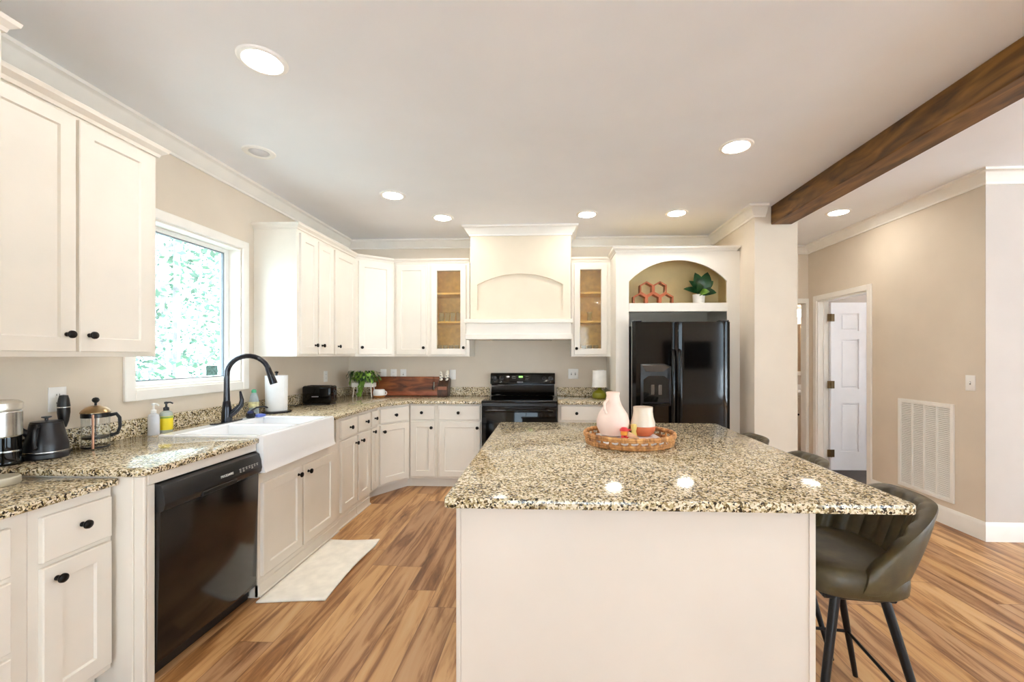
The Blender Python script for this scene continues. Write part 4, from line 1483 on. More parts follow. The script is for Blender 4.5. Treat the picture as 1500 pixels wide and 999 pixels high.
mb = MB().lathe([(0, 0.0), (0.055, 0.0), (0.068, 0.008), (0.085, 0.05), (0.086, 0.085), (0.074, 0.125), (0.050, 0.165), (0.038, 0.195), (0.033, 0.225), (0.036, 0.238), (0.036, 0.246), (0.031, 0.248), (0.028, 0.225), (0.03, 0.19), (0, 0.18)], (0.35, 2.315, NT), 40)
va = thing('ceramic_jug', 'blush pink ceramic jug on the rattan tray', 'jug', (0.35, 2.315, NT))
va.scale = (1.03, 1.03, 0.95)
mb.build('body', M_VASE, va)
MB().tube([(0.35 - 0.028, 2.315 - 0.02, NT + 0.205), (0.35 - 0.05, 2.315 - 0.045, NT + 0.19), (0.35 - 0.052, 2.315 - 0.06, NT + 0.155), (0.35 - 0.04, 2.315 - 0.058, NT + 0.13)], 0.007, 10).build('handle', M_VASE, va)
M_TERRA = mat('terracotta_orange', (206, 112, 70), 0.6, var=0.05)
M_CREAM = mat('cream_glaze', (228, 214, 192), 0.25, var=0.02)
cu = thing('two_tone_cup', 'cream tumbler with terracotta base on the rattan tray', 'cup', (0.512, 2.31, NT))
MB().lathe([(0, 0), (0.038, 0), (0.054, 0.012), (0.064, 0.032), (0.0655, 0.052), (0.062, 0.053), (0, 0.05)], (0.512, 2.31, NT), 36).build('base', M_TERRA, cu)
MB().lathe([(0.0655, 0.053), (0.065, 0.07), (0.056, 0.10), (0.052, 0.13), (0.0525, 0.155), (0.0495, 0.155), (0.049, 0.13), (0.053, 0.10), (0.06, 0.07), (0.06, 0.0535)], (0.512, 2.31, NT), 36).build('body', M_CREAM, cu)
toy = thing('wooden_toy', 'little red and orange wooden toy lying before the pink jug', 'toy', (0.40, 2.21, NT))
M_RED = mat('red_paint', (216, 48, 52), 0.4)
M_ORG = mat('orange_paint', (242, 166, 64), 0.4)
M_BEECH = mat('beech_wood', (226, 178, 140), 0.5)
M_YEL = mat('pale_yellow_paint', (232, 208, 120), 0.5)
MB().lathe([(0.0, 0.062), (0.012, 0.060), (0.022, 0.050), (0.024, 0.043), (0, 0.043)], (0.392, 2.205, NT), 20).build('cap', M_RED, toy)
MB().lathe([(0, 0.02), (0.017, 0.02), (0.019, 0.024), (0.019, 0.038), (0.014, 0.043), (0, 0.043)], (0.392, 2.205, NT), 20).build('middle_block', M_ORG, toy)
MB().sphere((0.386, 2.205, NT + 0.011), 0.0105).sphere((0.404, 2.2, NT + 0.011), 0.0105).build('wheel', M_RED, toy)
MB().tube([(0.408, 2.203, NT + 0.024), (0.432, 2.2, NT + 0.017), (0.466, 2.195, NT + 0.005)], [0.017, 0.012, 0.003], 14).build('cone', M_BEECH, toy)
MB().tube([(0.41, 2.21, NT + 0.044), (0.428, 2.213, NT + 0.046)], [0.006, 0.004], 10).build('peg', M_RED, toy)
tag(MB().lathe([(0, 0), (0.016, 0), (0.018, 0.006), (0.012, 0.03), (0.016, 0.05), (0.014, 0.066), (0, 0.068)], (0.455, 2.268, NT), 20).build('wooden_peg', M_YEL, loc=(0.455, 2.268, NT)),
    'small yellow wooden peg between jug and two tone cup', 'toy')

# ------------------------------------------------------------------ things on the left worktop
cm = thing('coffee_maker', 'steel pod coffee maker cut off at the picture edge', 'coffee maker', (-2.13, 1.535, lz + 0.03))
z0 = lz + 0.0305
c_ = (-2.13, 1.535)
MB().lathe([(0, 0), (0.06, 0), (0.062, 0.004), (0.062, 0.026), (0.058, 0.03), (0, 0.03)], (c_[0], c_[1], z0), 40).build('base', mat('satin_steel_base', (206, 198, 178), 0.45, metal=0.35), cm)
MB().box(c_[0] - 0.07, c_[0] - 0.03, c_[1] - 0.03, c_[1] + 0.03, z0 + 0.03, z0 + 0.19, 0.008, 2).build('column', mat('champagne_metal', (196, 188, 160), 0.35, metal=0.7), cm)
MB().lathe([(0, 0.185), (0.06, 0.185), (0.066, 0.19), (0.066, 0.28), (0.062, 0.285), (0, 0.285)], (c_[0], c_[1], z0), 40).build('head', M_STEEL, cm)
MB().lathe([(0, 0.2855), (0.06, 0.2855), (0.067, 0.292), (0.067, 0.315), (0.055, 0.325), (0, 0.328)], (c_[0], c_[1], z0), 40).build('lid', mat('satin_steel_lid', (222, 216, 204), 0.35, metal=0.7), cm)
gr = thing('coffee_grinder', 'black cylindrical coffee grinder between coffee maker and kettle', 'grinder', (-2.305, 1.69, CT))
MB().lathe([(0, 0), (0.05, 0), (0.052, 0.006), (0.05, 0.02), (0.045, 0.03), (0.045, 0.14), (0, 0.14)], (-2.305, 1.69, CT + 0.0005), 32).build('body', M_BLACK, gr)
MB().lathe([(0, 0.1405), (0.047, 0.1405), (0.047, 0.20), (0.04, 0.215), (0, 0.217)], (-2.305, 1.69, CT + 0.0005), 32).build('lid', M_BLACKM, gr)
MB().lathe([(0.0452, 0.055), (0.0465, 0.056), (0.0465, 0.062), (0.0452, 0.063)], (-2.305, 1.69, CT + 0.0005), 32).build('band', M_STEEL, gr)

kt = thing('electric_kettle', 'matt black electric kettle on its base beside the outlet', 'kettle', (-2.285, 1.82, CT))
kt.scale = (0.75, 0.75, 1.0)
kc = (-2.285, 1.82, CT + 0.0005)
M_KET = mat('matt_black_kettle', (24, 22, 26), 0.3)
MB().lathe([(0, 0), (0.096, 0), (0.099, 0.006), (0.098, 0.022), (0.094, 0.026), (0, 0.026)], kc, 44).build('power_base', M_KET, kt)
MB().lathe([(0, 0.0265), (0.093, 0.0265), (0.095, 0.03), (0.0945, 0.06), (0.09, 0.075), (0.078, 0.12), (0.071, 0.15), (0.07, 0.158), (0, 0.158)], kc, 44).build('body', M_KET, kt)
MB().lathe([(0.0955, 0.028), (0.097, 0.029), (0.097, 0.033), (0.0955, 0.034)], kc, 44).build('band', M_STEEL, kt)
MB().lathe([(0, 0.1585), (0.068, 0.1585), (0.066, 0.165), (0.02, 0.168), (0, 0.168)], kc, 44).build('lid', M_KET, kt)
MB().lathe([(0, 0.168), (0.008, 0.168), (0.008, 0.178), (0.022, 0.182), (0.022, 0.186), (0, 0.188)], kc, 24).build('lid_knob', M_KET, kt)
dk = Vector((0.45, -0.9, 0)).normalized()
kb = Vector(kc)
MB().tube([kb + dk * 0.066 + Vector((0, 0, 0.15)), kb + dk * 0.10 + Vector((0, 0, 0.15)), kb + dk * 0.112 + Vector((0, 0, 0.135)), kb + dk * 0.115 + Vector((0, 0, 0.09)), kb + dk * 0.11 + Vector((0, 0, 0.06)), kb + dk * 0.09 + Vector((0, 0, 0.052))], 0.009, 12).build('handle', M_KET, kt)
ds = Vector((-0.5, -0.86, 0)).normalized()
MB().tube([kb + ds * 0.066 + Vector((0, 0, 0.11)), kb + ds * 0.09 + Vector((0, 0, 0.125)), kb + ds * 0.102 + Vector((0, 0, 0.14))], [0.02, 0.014, 0.01], 14).build('spout', M_KET, kt)

fpx, fpy = -2.29, 2.032
fp = thing('french_press', 'glass french press with brass lid beside the kettle', 'coffee press', (fpx, fpy, CT))
fp.scale = (0.82, 0.82, 1.0)
fc = (fpx, fpy, CT + 0.0005)
MB().lathe([(0, 0.004), (0.062, 0.004), (0.064, 0.01), (0.064, 0.175), (0.0625, 0.175), (0.0625, 0.011), (0, 0.008)], fc, 40).build('beaker', M_GLASS, fp)
M_BRASS = mat('aged_brass', (178, 150, 112), 0.3, metal=0.9)
MB().lathe([(0.0655, 0.152), (0.0665, 0.153), (0.0665, 0.172), (0.0655, 0.173)], fc, 40).lathe([(0, 0.0), (0.06, 0.0), (0.066, 0.002), (0.066, 0.009), (0.0648, 0.009), (0.0648, 0.003), (0, 0.0035)], fc, 40).build('frame_ring', M_BLACKM, fp)
MB().lathe([(0.0, 0.212), (0.02, 0.211), (0.045, 0.203), (0.062, 0.19), (0.07, 0.178), (0.07, 0.1755), (0, 0.1755)], fc, 40).build('lid', M_BRASS, fp)
MB().lathe([(0, 0.212), (0.006, 0.212), (0.006, 0.224), (0.016, 0.232), (0.018, 0.240), (0.012, 0.250), (0, 0.253)], fc, 24).build('plunger_knob', M_BLACKM, fp)
MB().lathe([(0, 0.045), (0.06, 0.045), (0.061, 0.050), (0.06, 0.056), (0, 0.056)], fc, 32).lathe([(0, 0.056), (0.003, 0.056), (0.003, 0.175), (0, 0.175)], fc, 12).build('plunger', mat('dark_mesh_plunger', (60, 52, 46), 0.4, metal=0.6), fp)
dl_ = Vector((0.62, -0.78, 0)).normalized()
fv = Vector(fc)
sdv = Vector((-dl_.y, dl_.x, 0))
MB().tube([fv + dl_ * 0.0675 + Vector((0, 0, 0.17)), fv + dl_ * 0.0675 + Vector((0, 0, 0.09)), fv + dl_ * 0.0685 + Vector((0, 0, 0.001))], 0.006, 8).build('frame_strut', mat('copper_strut', (214, 160, 128), 0.3, metal=0.7), fp)
dh2 = Vector((0.86, 0.5, 0)).normalized()
MB().tube([fv + dh2 * 0.066 + Vector((0, 0, 0.16)), fv + dh2 * 0.095 + Vector((0, 0, 0.165)), fv + dh2 * 0.11 + Vector((0, 0, 0.145)), fv + dh2 * 0.112 + Vector((0, 0, 0.10)), fv + dh2 * 0.10 + Vector((0, 0, 0.065)), fv + dh2 * 0.068 + Vector((0, 0, 0.055))], 0.009, 12).build('handle', M_BLACKM, fp)


def plate(name, label, plane, c, w, h, kind, group='wall plates'):
    """wall plate: plane 'l' left wall, 'b' back wall, 'r' right wall"""
    a = {'l': R(90), 'b': 0, 'r': R(-90)}[plane]
    t = thing(name, label, 'outlet' if 'outlet' in name else 'switch', c, a, group)
    MB().box(-w / 2, w / 2, -0.006, -0.0005, -h / 2, h / 2, 0.002, 2).build('cover_plate', M_WHITE, t, world=False)
    gang = 2 if w > 0.1 else 1
    for g_ in range(gang):
        x = (g_ - (gang - 1) / 2) * 0.046
        if kind == 'outlet':
            for z in (-0.02, 0.02):
                s = MB().box(x - 0.014, x + 0.014, -0.0075, -0.006, z - 0.013, z + 0.013, 0.001).build('socket', M_WHITE, t, world=False)
                MB().box(x - 0.007, x - 0.005, -0.0079, -0.0074, z - 0.003, z + 0.006).box(x + 0.005, x + 0.007, -0.0079, -0.0074, z - 0.003, z + 0.006).build('slots', M_BLACKM, s, world=False)
        elif kind == 'toggle':
            MB().box(x - 0.004, x + 0.004, -0.016, -0.006, -0.002, 0.009, 0.001).build('toggle', M_WHITE, t, world=False)
            MB().box(x - 0.0055, x + 0.0055, -0.0066, -0.006, -0.012, 0.012).build('slot', mat('shadow_slot', (90, 88, 84), 0.6), t, world=False)
        elif kind == 'rocker':
            MB().box(x - 0.016, x + 0.016, -0.0085, -0.006, -0.033, 0.033, 0.002).build('rocker', M_WHITE, t, world=False)
    return t


plate('wall_outlet', 'white wall outlet behind the kettle, milk frother before it', 'l', (W, 1.945, 1.162), 0.075, 0.118, 'outlet')
plate('wall_outlet', 'white wall outlet on window wall above the toaster', 'l', (W, 4.40, 1.155), 0.072, 0.116, 'outlet')
plate('wall_switch', 'white rocker switch above cutting board, closest to the trailing plant', 'b', (-1.965, B, 1.16), 0.072, 0.116, 'rocker')
plate('wall_outlet', 'white wall outlet above the cutting board, in the middle of three plates', 'b', (-1.842, B, 1.16), 0.072, 0.116, 'outlet')
plate('wall_switch', 'white toggle switch above cutting board, third plate from the plant', 'b', (-1.726, B, 1.16), 0.072, 0.116, 'toggle')
plate('wall_switch', 'white rocker switch beside the knife block', 'b', (-1.135, B, 1.155), 0.072, 0.116, 'rocker')
plate('wall_switch', 'white double toggle switch beside the stove', 'b', (0.285, B, 1.165), 0.118, 0.118, 'toggle')
plate('wall_outlet', 'white wall outlet half hidden behind the green lamp', 'b', (0.60, B, 1.155), 0.09, 0.118, 'outlet')
plate('wall_switch', 'white toggle switch above the return air grille', 'r', (RX, 3.36, 1.165), 0.075, 0.12, 'toggle')
fro = thing('milk_frother', 'black handheld milk frother standing before the kettle outlet', 'frother', (-2.33, 1.925, CT))
MB().lathe([(0, 0), (0.028, 0), (0.03, 0.004), (0.026, 0.01), (0, 0.012)], (-2.33, 1.925, CT + 0.0005), 24).tube([(-2.33, 1.925, CT + 0.01), (-2.33, 1.925, CT + 0.15)], 0.004, 8).build('stand', M_BLACKM, fro)
MB().lathe([(0, 0.12), (0.010, 0.12), (0.018, 0.15), (0.0225, 0.19), (0.0225, 0.225), (0.019, 0.255), (0.015, 0.272), (0, 0.275)], (-2.33, 1.925, CT + 0.0005), 24).build('handle', M_BLACKM, fro)
MB().lathe([(0.0226, 0.213), (0.0234, 0.214), (0.0234, 0.217), (0.0226, 0.218)], (-2.33, 1.925, CT + 0.0005), 24).build('band', M_STEEL, fro)

# soap bottles
b1 = thing('soap_bottle', 'clear pump soap bottle beside the yellow one', 'bottle', (-2.31, 2.364, CT))
b1.scale = (0.88, 0.88, 1)
bc = (-2.31, 2.364, CT + 0.0005)
MB().lathe([(0, 0), (0.03, 0), (0.032, 0.004), (0.032, 0.10), (0.028, 0.118), (0.014, 0.126), (0, 0.126)], bc, 28, sx=1.05, sy=0.9).build('bottle', mat('clear_soap_plastic', (238, 240, 246), 0.15, trans=0.35), b1)
MB().lathe([(0, 0.1265), (0.015, 0.1265), (0.015, 0.145), (0.006, 0.15), (0.005, 0.172), (0.011, 0.174), (0.011, 0.184), (0, 0.186)], bc, 20).tube([(bc[0], bc[1], bc[2] + 0.180), (bc[0] + 0.022, bc[1], bc[2] + 0.180), (bc[0] + 0.036, bc[1], bc[2] + 0.172)], 0.0045, 8).build('pump', M_WHITE, b1)
b2_ = thing('soap_bottle', 'yellow labelled soap bottle with black pump', 'bottle', (-2.31, 2.445, CT))
b2_.scale = (0.84, 0.84, 1)
bc = (-2.31, 2.445, CT + 0.0005)
MB().lathe([(0, 0), (0.036, 0), (0.038, 0.004), (0.038, 0.108), (0.034, 0.122), (0.016, 0.132), (0, 0.132)], bc, 28).build('bottle', mat('pale_soap_plastic', (226, 236, 226), 0.15, trans=0.5), b2_)
lb_ = MB().lathe([(0.0384, 0.018), (0.0388, 0.018), (0.0388, 0.10), (0.0384, 0.10)], bc, 36).build('label_wrap', mat('yellow_label', (232, 208, 32), 0.5), b2_)
MB().lathe([(0.0389, 0.088), (0.0391, 0.088), (0.0391, 0.098), (0.0389, 0.098)], bc, 36).build('green_stripe', mat('green_stripe', (140, 168, 84), 0.5), lb_)
MB().lathe([(0, 0.1325), (0.017, 0.1325), (0.017, 0.15), (0.007, 0.156), (0.006, 0.172), (0.012, 0.174), (0.012, 0.185), (0, 0.187)], bc, 20).tube([(bc[0], bc[1], bc[2] + 0.181), (bc[0] + 0.022, bc[1] + 0.01, bc[2] + 0.181), (bc[0] + 0.036, bc[1] + 0.016, bc[2] + 0.174)], 0.0045, 8).build('pump', M_BLACKM, b2_)
b3 = thing('dish_soap_bottle', 'clear dish soap bottle with green cap behind faucet', 'bottle', (-2.31, 3.20, CT))
bc = (-2.31, 3.20, CT + 0.0005)
MB().lathe([(0, 0), (0.036, 0), (0.038, 0.005), (0.036, 0.07), (0.037, 0.11), (0.026, 0.155), (0.016, 0.175), (0, 0.175)], bc, 28, sx=1.0, sy=0.75).build('bottle', mat('clear_dish_soap', (216, 232, 240), 0.12, trans=0.6), b3)
MB().lathe([(0, 0.1755), (0.017, 0.1755), (0.017, 0.192), (0.012, 0.20), (0, 0.203)], bc, 20).build('cap', mat('green_cap', (70, 170, 120), 0.4), b3)
MB().lathe([(0.0372, 0.06), (0.0376, 0.06), (0.0382, 0.105), (0.0378, 0.105)], bc, 28, sx=1.0, sy=0.78).build('label_wrap', mat('citrus_label', (236, 214, 150), 0.5, var=0.35, scale=40), b3)
br = thing('dish_brush', 'blue dish brush resting in dark holder behind the sink', 'brush', (-2.165, 2.965, ST))
bc = Vector((-2.165, 2.965, ST + 0.0005))
M_BLUE = mat('blue_bristles', (98, 116, 196), 0.6)
MB().lathe([(0, 0), (0.026, 0), (0.03, 0.01), (0.03, 0.035), (0.026, 0.035), (0.024, 0.012), (0, 0.01)], bc, 24).build('holder', M_BRONZE, br)
MB().lathe([(0, 0.012), (0.02, 0.012), (0.021, 0.045), (0.016, 0.052), (0, 0.054)], bc, 20).build('head', mat('navy_plastic', (40, 44, 92), 0.35), br)
MB().tube([bc + Vector((0, 0, 0.05)), bc + Vector((0.03, 0.02, 0.075)), bc + Vector((0.075, 0.035, 0.08)), bc + Vector((0.10, 0.04, 0.07))], 0.006, 10).build('handle', M_BRONZE, br)
mb = MB()
vs, fs = [], []
tag(MB().sphere((-2.125, 3.01, ST + 0.0135), 0.033, 20, sz=0.4, sx=1.2).build('sponge', M_BLUE, loc=(-2.125, 3.01, ST)), 'blue scrubbing sponge on the sink edge beside the brush', 'sponge')

# paper towel
tw = thing('paper_towel_holder', 'upright white paper towel roll on black stand', 'paper towel', (-2.235, 3.36, CT))
tw.scale = (1.25, 1.25, 1.06)
pc = (-2.235, 3.36, CT + 0.0005)
MB().lathe([(0, 0), (0.085, 0), (0.087, 0.004), (0.085, 0.012), (0.02, 0.014), (0, 0.014)], pc, 40).lathe([(0, 0.014), (0.006, 0.014), (0.006, 0.30), (0.011, 0.305), (0.012, 0.315), (0, 0.32)], pc, 16).build('stand', M_BRONZE, tw)
MB().lathe([(0.02, 0.015), (0.062, 0.015), (0.063, 0.018), (0.066, 0.283), (0.064, 0.286), (0.02, 0.286), (0.02, 0.015)], pc, 44).tube([(pc[0] + 0.064, pc[1] - 0.02, pc[2] + 0.02), (pc[0] + 0.066, pc[1] - 0.02, pc[2] + 0.28)], 0.003, 6).build('paper_roll', M_PAPER, tw)

# toaster
to = thing('toaster', 'black two slot toaster in the corner', 'toaster', (-2.20, 3.95, CT), R(4))
to.scale = (0.9, 0.95, 1)
MB().box(-0.15, 0.15, -0.08, 0.08, 0.012, 0.18, 0.022, 4).build('body', M_BLACK, to, world=False)
MB().box(-0.14, 0.14, -0.07, 0.07, 0.001, 0.0125).build('foot_base', M_BLACKM, to, world=False)
for y in (-0.03, 0.03):
    MB().box(-0.11, 0.11, y - 0.014, y + 0.014, 0.1795, 0.182).build('slot', mat('slot_black', (4, 4, 4), 0.6), to, world=False)
MB().box(0.1495, 0.153, -0.012, 0.012, 0.05, 0.15).build('lever_track', M_BLACKM, to, world=False)
MB().box(0.15, 0.172, -0.022, 0.022, 0.118, 0.132, 0.004).build('lever', M_BLACKM, to, world=False)
MB().box(-0.045, 0.025, -0.0812, -0.0795, 0.075, 0.084).build('nameplate', mat('grey_nameplate', (150, 148, 150), 0.4), to, world=False)
tag(MB().tube([(-2.355, 3.50, 1.11), (-2.35, 3.55, 1.06), (-2.345, 3.61, 0.985), (-2.345, 3.68, 0.935), (-2.345, 3.78, CT + 0.006), (-2.342, 3.88, CT + 0.006)], 0.0035, 8).build('power_cord', M_BLACKM, loc=(-2.33, 3.8, CT)),
    'black toaster cord hanging beside the paper towel', 'cord')

# trailing plant in a white legged planter
pl = thing('trailing_plant', 'trailing green plant in white legged planter in the corner', 'plant', (-2.09, 4.64, CT))
pcx, pcy = -2.085, 4.66
mb = MB().box(pcx - 0.12, pcx + 0.12, pcy - 0.055, pcy + 0.055, CT + 0.115, CT + 0.165, 0.006)
pt_ = mb.build('planter', M_POT, pl)
for sx in (-1, 1):
    for sy in (-1, 1):
        MB().tube([(pcx + sx * 0.095, pcy + sy * 0.04, CT + 0.116), (pcx + sx * 0.108, pcy + sy * 0.048, CT + 0.001)], [0.006, 0.005], 8).build('leg', M_POT, pl)
rnd = random.Random(3)
mb = MB()
mb2 = MB()
for i in range(150):
    a = rnd.uniform(0, 2 * PI)
    r0 = rnd.uniform(0, 0.05)
    base = Vector((pcx + 0.08 * math.cos(a) * rnd.random(), pcy + 0.03 * math.sin(a), CT + 0.17 + rnd.uniform(0, 0.03)))
    rise = rnd.uniform(0.02, 0.11)
    out = rnd.uniform(0.02, 0.13)
    mid = base + Vector((math.cos(a) * out, math.sin(a) * out * 0.7, rise))
    hang = mid + Vector((math.cos(a) * 0.03, math.sin(a) * 0.03, -rnd.uniform(0.0, 0.085)))
    m_ = mb if rnd.random() < 0.6 else mb2
    mb2.tube([base, (base + mid) / 2 + Vector((0, 0, 0.015)), mid], 0.0015, 5)
    leaf(m_, mid, hang, rnd.uniform(0.018, 0.032), 0.3, up=Vector((math.cos(a), math.sin(a), 0.6)), n=5)
mb.build('foliage', mat('deep_green_foliage', (40, 72, 26), 0.45, var=0.3, scale=30), pl)
mb2.build('young_foliage', mat('fresh_green_foliage', (110, 146, 52), 0.45, var=0.3, scale=30), pl)
mb = MB()
for k in range(4):
    x = pcx - 0.01 + k * 0.014
    pts = [Vector((x, pcy - 0.05, CT + 0.18)), Vector((x - 0.005, pcy - 0.075, CT + 0.14)), Vector((x - 0.01 - 0.006 * k, pcy - 0.08, CT + 0.075)), Vector((x - 0.03, pcy - 0.085 - 0.005 * k, CT + 0.02))]
    for i in range(3):
        for q in range(3):
            p = pts[i].lerp(pts[i + 1], q / 3)
            leaf(mb, p, p + Vector((rnd.uniform(-0.02, 0.02), -0.012, -0.03)), 0.022, 0.2, up=Vector((0, -1, 0.3)), n=4)
mb.build('trailing_vine', M_LEAF2, pl)

# cutting board, bowl, knife block
M_WAL = grain_mat('walnut_board', (64, 30, 14), (128, 68, 34), (176, 104, 56), axis=0, rough=0.35, scale=2.2, stretch=4)
Mb = Matrix.Translation((-1.685, 4.861, CT + 0.002)) @ Matrix.Rotation(R(-6), 4, 'X')
mb = MB()
ow = 0.40


def ringb(i, yy, zlo=0.0, zhi=0.222):
    return [(-ow + i, yy, zlo + i), (ow - i, yy, zlo + i), (ow - i, yy, zhi - i), (-ow + i, yy, zhi - i)]


x0h, x1h, z0h, z1h = 0.325, 0.345, 0.07, 0.16
mb.box(-ow, x0h, 0, 0.022, 0, 0.222, 0.003, M=Mb).box(x1h, ow, 0, 0.022, 0, 0.222, 0.003, M=Mb).box(x0h, x1h, 0, 0.022, 0, z0h, M=Mb).box(x0h, x1h, 0, 0.022, z1h, 0.222, M=Mb)
tag(mb.build('cutting_board', M_WAL, loc=(-1.685, 4.87, CT)), 'long walnut serving board leaning on the back wall', 'cutting board')
Mb2 = Matrix.Translation((-1.65, 4.834, CT + 0.002)) @ Matrix.Rotation(R(-5), 4, 'X')
tag(MB().box(-0.28, 0.36, 0, 0.018, 0, 0.052, 0.006, 2, M=Mb2).build('rolling_board', grain_mat('cherry_board', (112, 54, 30), (160, 88, 56), (190, 116, 78), axis=0, scale=2, stretch=4), loc=(-1.65, 4.84, CT)),
    'narrow reddish board propped before the long walnut board', 'cutting board')
bw = thing('sugar_bowl', 'white bowl with wooden foot beside the trailing plant', 'bowl', (-1.90, 4.60, CT))
bc = (-1.895, 4.62, CT + 0.0005)
MB().lathe([(0, 0), (0.05, 0), (0.06, 0.006), (0.065, 0.02), (0.063, 0.024), (0, 0.024)], bc, 32).build('wooden_foot', mat('honey_wood', (176, 112, 54), 0.45), bw)
MB().lathe([(0, 0.0245), (0.062, 0.0245), (0.066, 0.04), (0.066, 0.062), (0.06, 0.085), (0.05, 0.092), (0, 0.094)], bc, 32).build('bowl', M_CERAM, bw)
MB().tube(arc((bc[0] + 0.065, bc[1], bc[2] + 0.05), 0.02, -80, 80, 8), 0.005, 8).build('handle', M_CERAM, bw)
kb_ = thing('knife_block', 'dark wooden knife block with two spotted handle knives', 'knife block', (-1.20, 4.76, CT))
M_DKW = grain_mat('dark_block_wood', (38, 20, 10), (66, 38, 20), (88, 54, 30), axis=2, rough=0.4, scale=3, stretch=4)
mb = MB().prism([(4.70, CT + 0.001), (4.83, CT + 0.001), (4.87, CT + 0.20), (4.80, CT + 0.215), (4.745, CT + 0.15), (4.70, CT + 0.10)], -1.262, -1.145, 0.004, axis='x')
mb.build('block', M_DKW, kb_)
MB().box(-1.255, -1.152, 4.695, 4.70, CT + 0.10 - 0.02, CT + 0.118, 0.002).build('front_band', mat('copper_band', (150, 96, 70), 0.4), kb_)


def spotted():
    m, nt, b = nmat('black_and_white_handle')
    tc = N(nt, 'ShaderNodeTexCoord')
    vo = N(nt, 'ShaderNodeTexNoise')
    vo.inputs['Scale'].default_value = 45
    L(nt, tc.outputs['Object'], vo.inputs['Vector'])
    r = ramp(nt, [(0.0, (30, 26, 24)), (0.43, (242, 236, 222))], 'CONSTANT')
    L(nt, vo.outputs['Fac'], r.inputs['Fac'])
    L(nt, r.outputs['Color'], b.inputs['Base Color'])
    b.inputs['Roughness'].default_value = 0.3
    return m


M_SPOT = spotted()
for x, lx_, lab in ((-1.24, 0.004, 'spotted handle knife in block, nearest the cutting board'), (-1.175, 0.010, 'spotted handle knife in block, nearest the stove')):
    kn = thing('kitchen_knife', lab, 'knife', (x, 4.79, CT + 0.18), 0, 'knives in the knife block')
    zb_ = CT + (0.165 if x < -1.2 else 0.178)
    MB().tube([(x, 4.785, zb_), (x + 0.002, 4.785, zb_ + 0.03), (x + lx_, 4.77, zb_ + 0.08), (x + lx_ * 2 - 0.004, 4.755, zb_ + 0.12)], [0.018, 0.021, 0.017, 0.011], 12, flat=0.7).build('handle', M_SPOT, kn)
    MB().box(x - 0.012, x + 0.012, 4.783, 4.786, zb_ - 0.10, zb_ - 0.001).build('blade', M_STEEL, kn)

# little lamp
lp = thing('table_lamp', 'small green ceramic lamp with white drum shade', 'lamp', (0.575, 4.66, CT))
lc = (0.553, 4.62, CT + 0.0005)
MB().lathe([(0, 0), (0.065, 0), (0.078, 0.01), (0.082, 0.035), (0.076, 0.062), (0.055, 0.082), (0.028, 0.095), (0.018, 0.11), (0.016, 0.13), (0, 0.13)], lc, 36).build('base', mat('olive_ceramic', (130, 128, 28), 0.3), lp)
MB().lathe([(0.078, 0.125), (0.08, 0.125), (0.074, 0.305), (0.072, 0.305), (0.078, 0.125)], lc, 36).lathe([(0.0, 0.29), (0.073, 0.29), (0.073, 0.292), (0, 0.292)], lc, 36).build('lamp_shade', mat('white_lamp_shade', (244, 242, 238), 0.8), lp)

# mat on floor
M_MAT = mat('cream_mat', (247, 242, 230), 0.95, var=0.03, scale=14, bump=0.8, bscale=160)
mb = MB()
q = [(-1.622, 2.262), (-1.25, 2.30), (-1.242, 3.04), (-1.622, 3.06)]
n1, n2 = 16, 26
vs, fs = [], []
for j in range(n2 + 1):
    for i in range(n1 + 1):
        u, v = i / n1, j / n2
        x = (q[0][0] * (1 - u) + q[1][0] * u) * (1 - v) + (q[3][0] * (1 - u) + q[2][0] * u) * v
        y = (q[0][1] * (1 - u) + q[1][1] * u) * (1 - v) + (q[3][1] * (1 - u) + q[2][1] * u) * v
        x += 0.018 * math.sin(PI * v) * -u
        y += 0.02 * math.sin(PI * u) * (-v)
        z = 0.002 + 0.004 * (0.5 + 0.5 * math.sin(7 * v + 4 * u)) * u + (0.02 * max(0, v - 0.9) * 10 * u)
        vs.append((x, y, z))
for j in range(n2):
    for i in range(n1):
        a = j * (n1 + 1) + i
        fs.append((a, a + 1, a + n1 + 2, a + n1 + 1))
mb.add(vs, fs)
o = mb.build('kitchen_mat', M_MAT, loc=(-1.46, 2.67, 0))
sm = o.modifiers.new('thick', 'SOLIDIFY')
sm.thickness = 0.008
sm.offset = 1
tag(o, 'cream kitchen mat on the wood floor before the sink', 'mat')
tag(MB().box(3.265, 4.9, 1.2, 2.93, 0.0, 0.012, 0.004).build('living_rug', M_MAT, loc=(4.1, 2.1, 0)), 'corner of a pale rug at the picture edge on the living room floor', 'rug')

# ------------------------------------------------------------------ return air grille
gy0, gy1, gz0, gz1 = 3.485, 4.02, 0.19, 0.985
rgx = RX - 0.001
gt = thing('return_air_grille', 'large white return air grille on hall wall', 'vent', (RX, (gy0 + gy1) / 2, gz0))
mb = MB()
for a, b2, c, d in ((gy0, gy0 + 0.03, gz0, gz1), (gy1 - 0.03, gy1, gz0, gz1), (gy0 + 0.03, gy1 - 0.03, gz0, gz0 + 0.03), (gy0 + 0.03, gy1 - 0.03, gz1 - 0.03, gz1)):
    mb.box(rgx - 0.014, rgx, a, b2, c, d, 0.002)
for k in (1, 2, 3):
    y = gy0 + 0.03 + (gy1 - gy0 - 0.06) * k / 4
    mb.box(rgx - 0.012, rgx, y - 0.006, y + 0.006, gz0 + 0.03, gz1 - 0.03)
mb.build('frame', M_TRIM, gt)
mb = MB()
nsl = 46
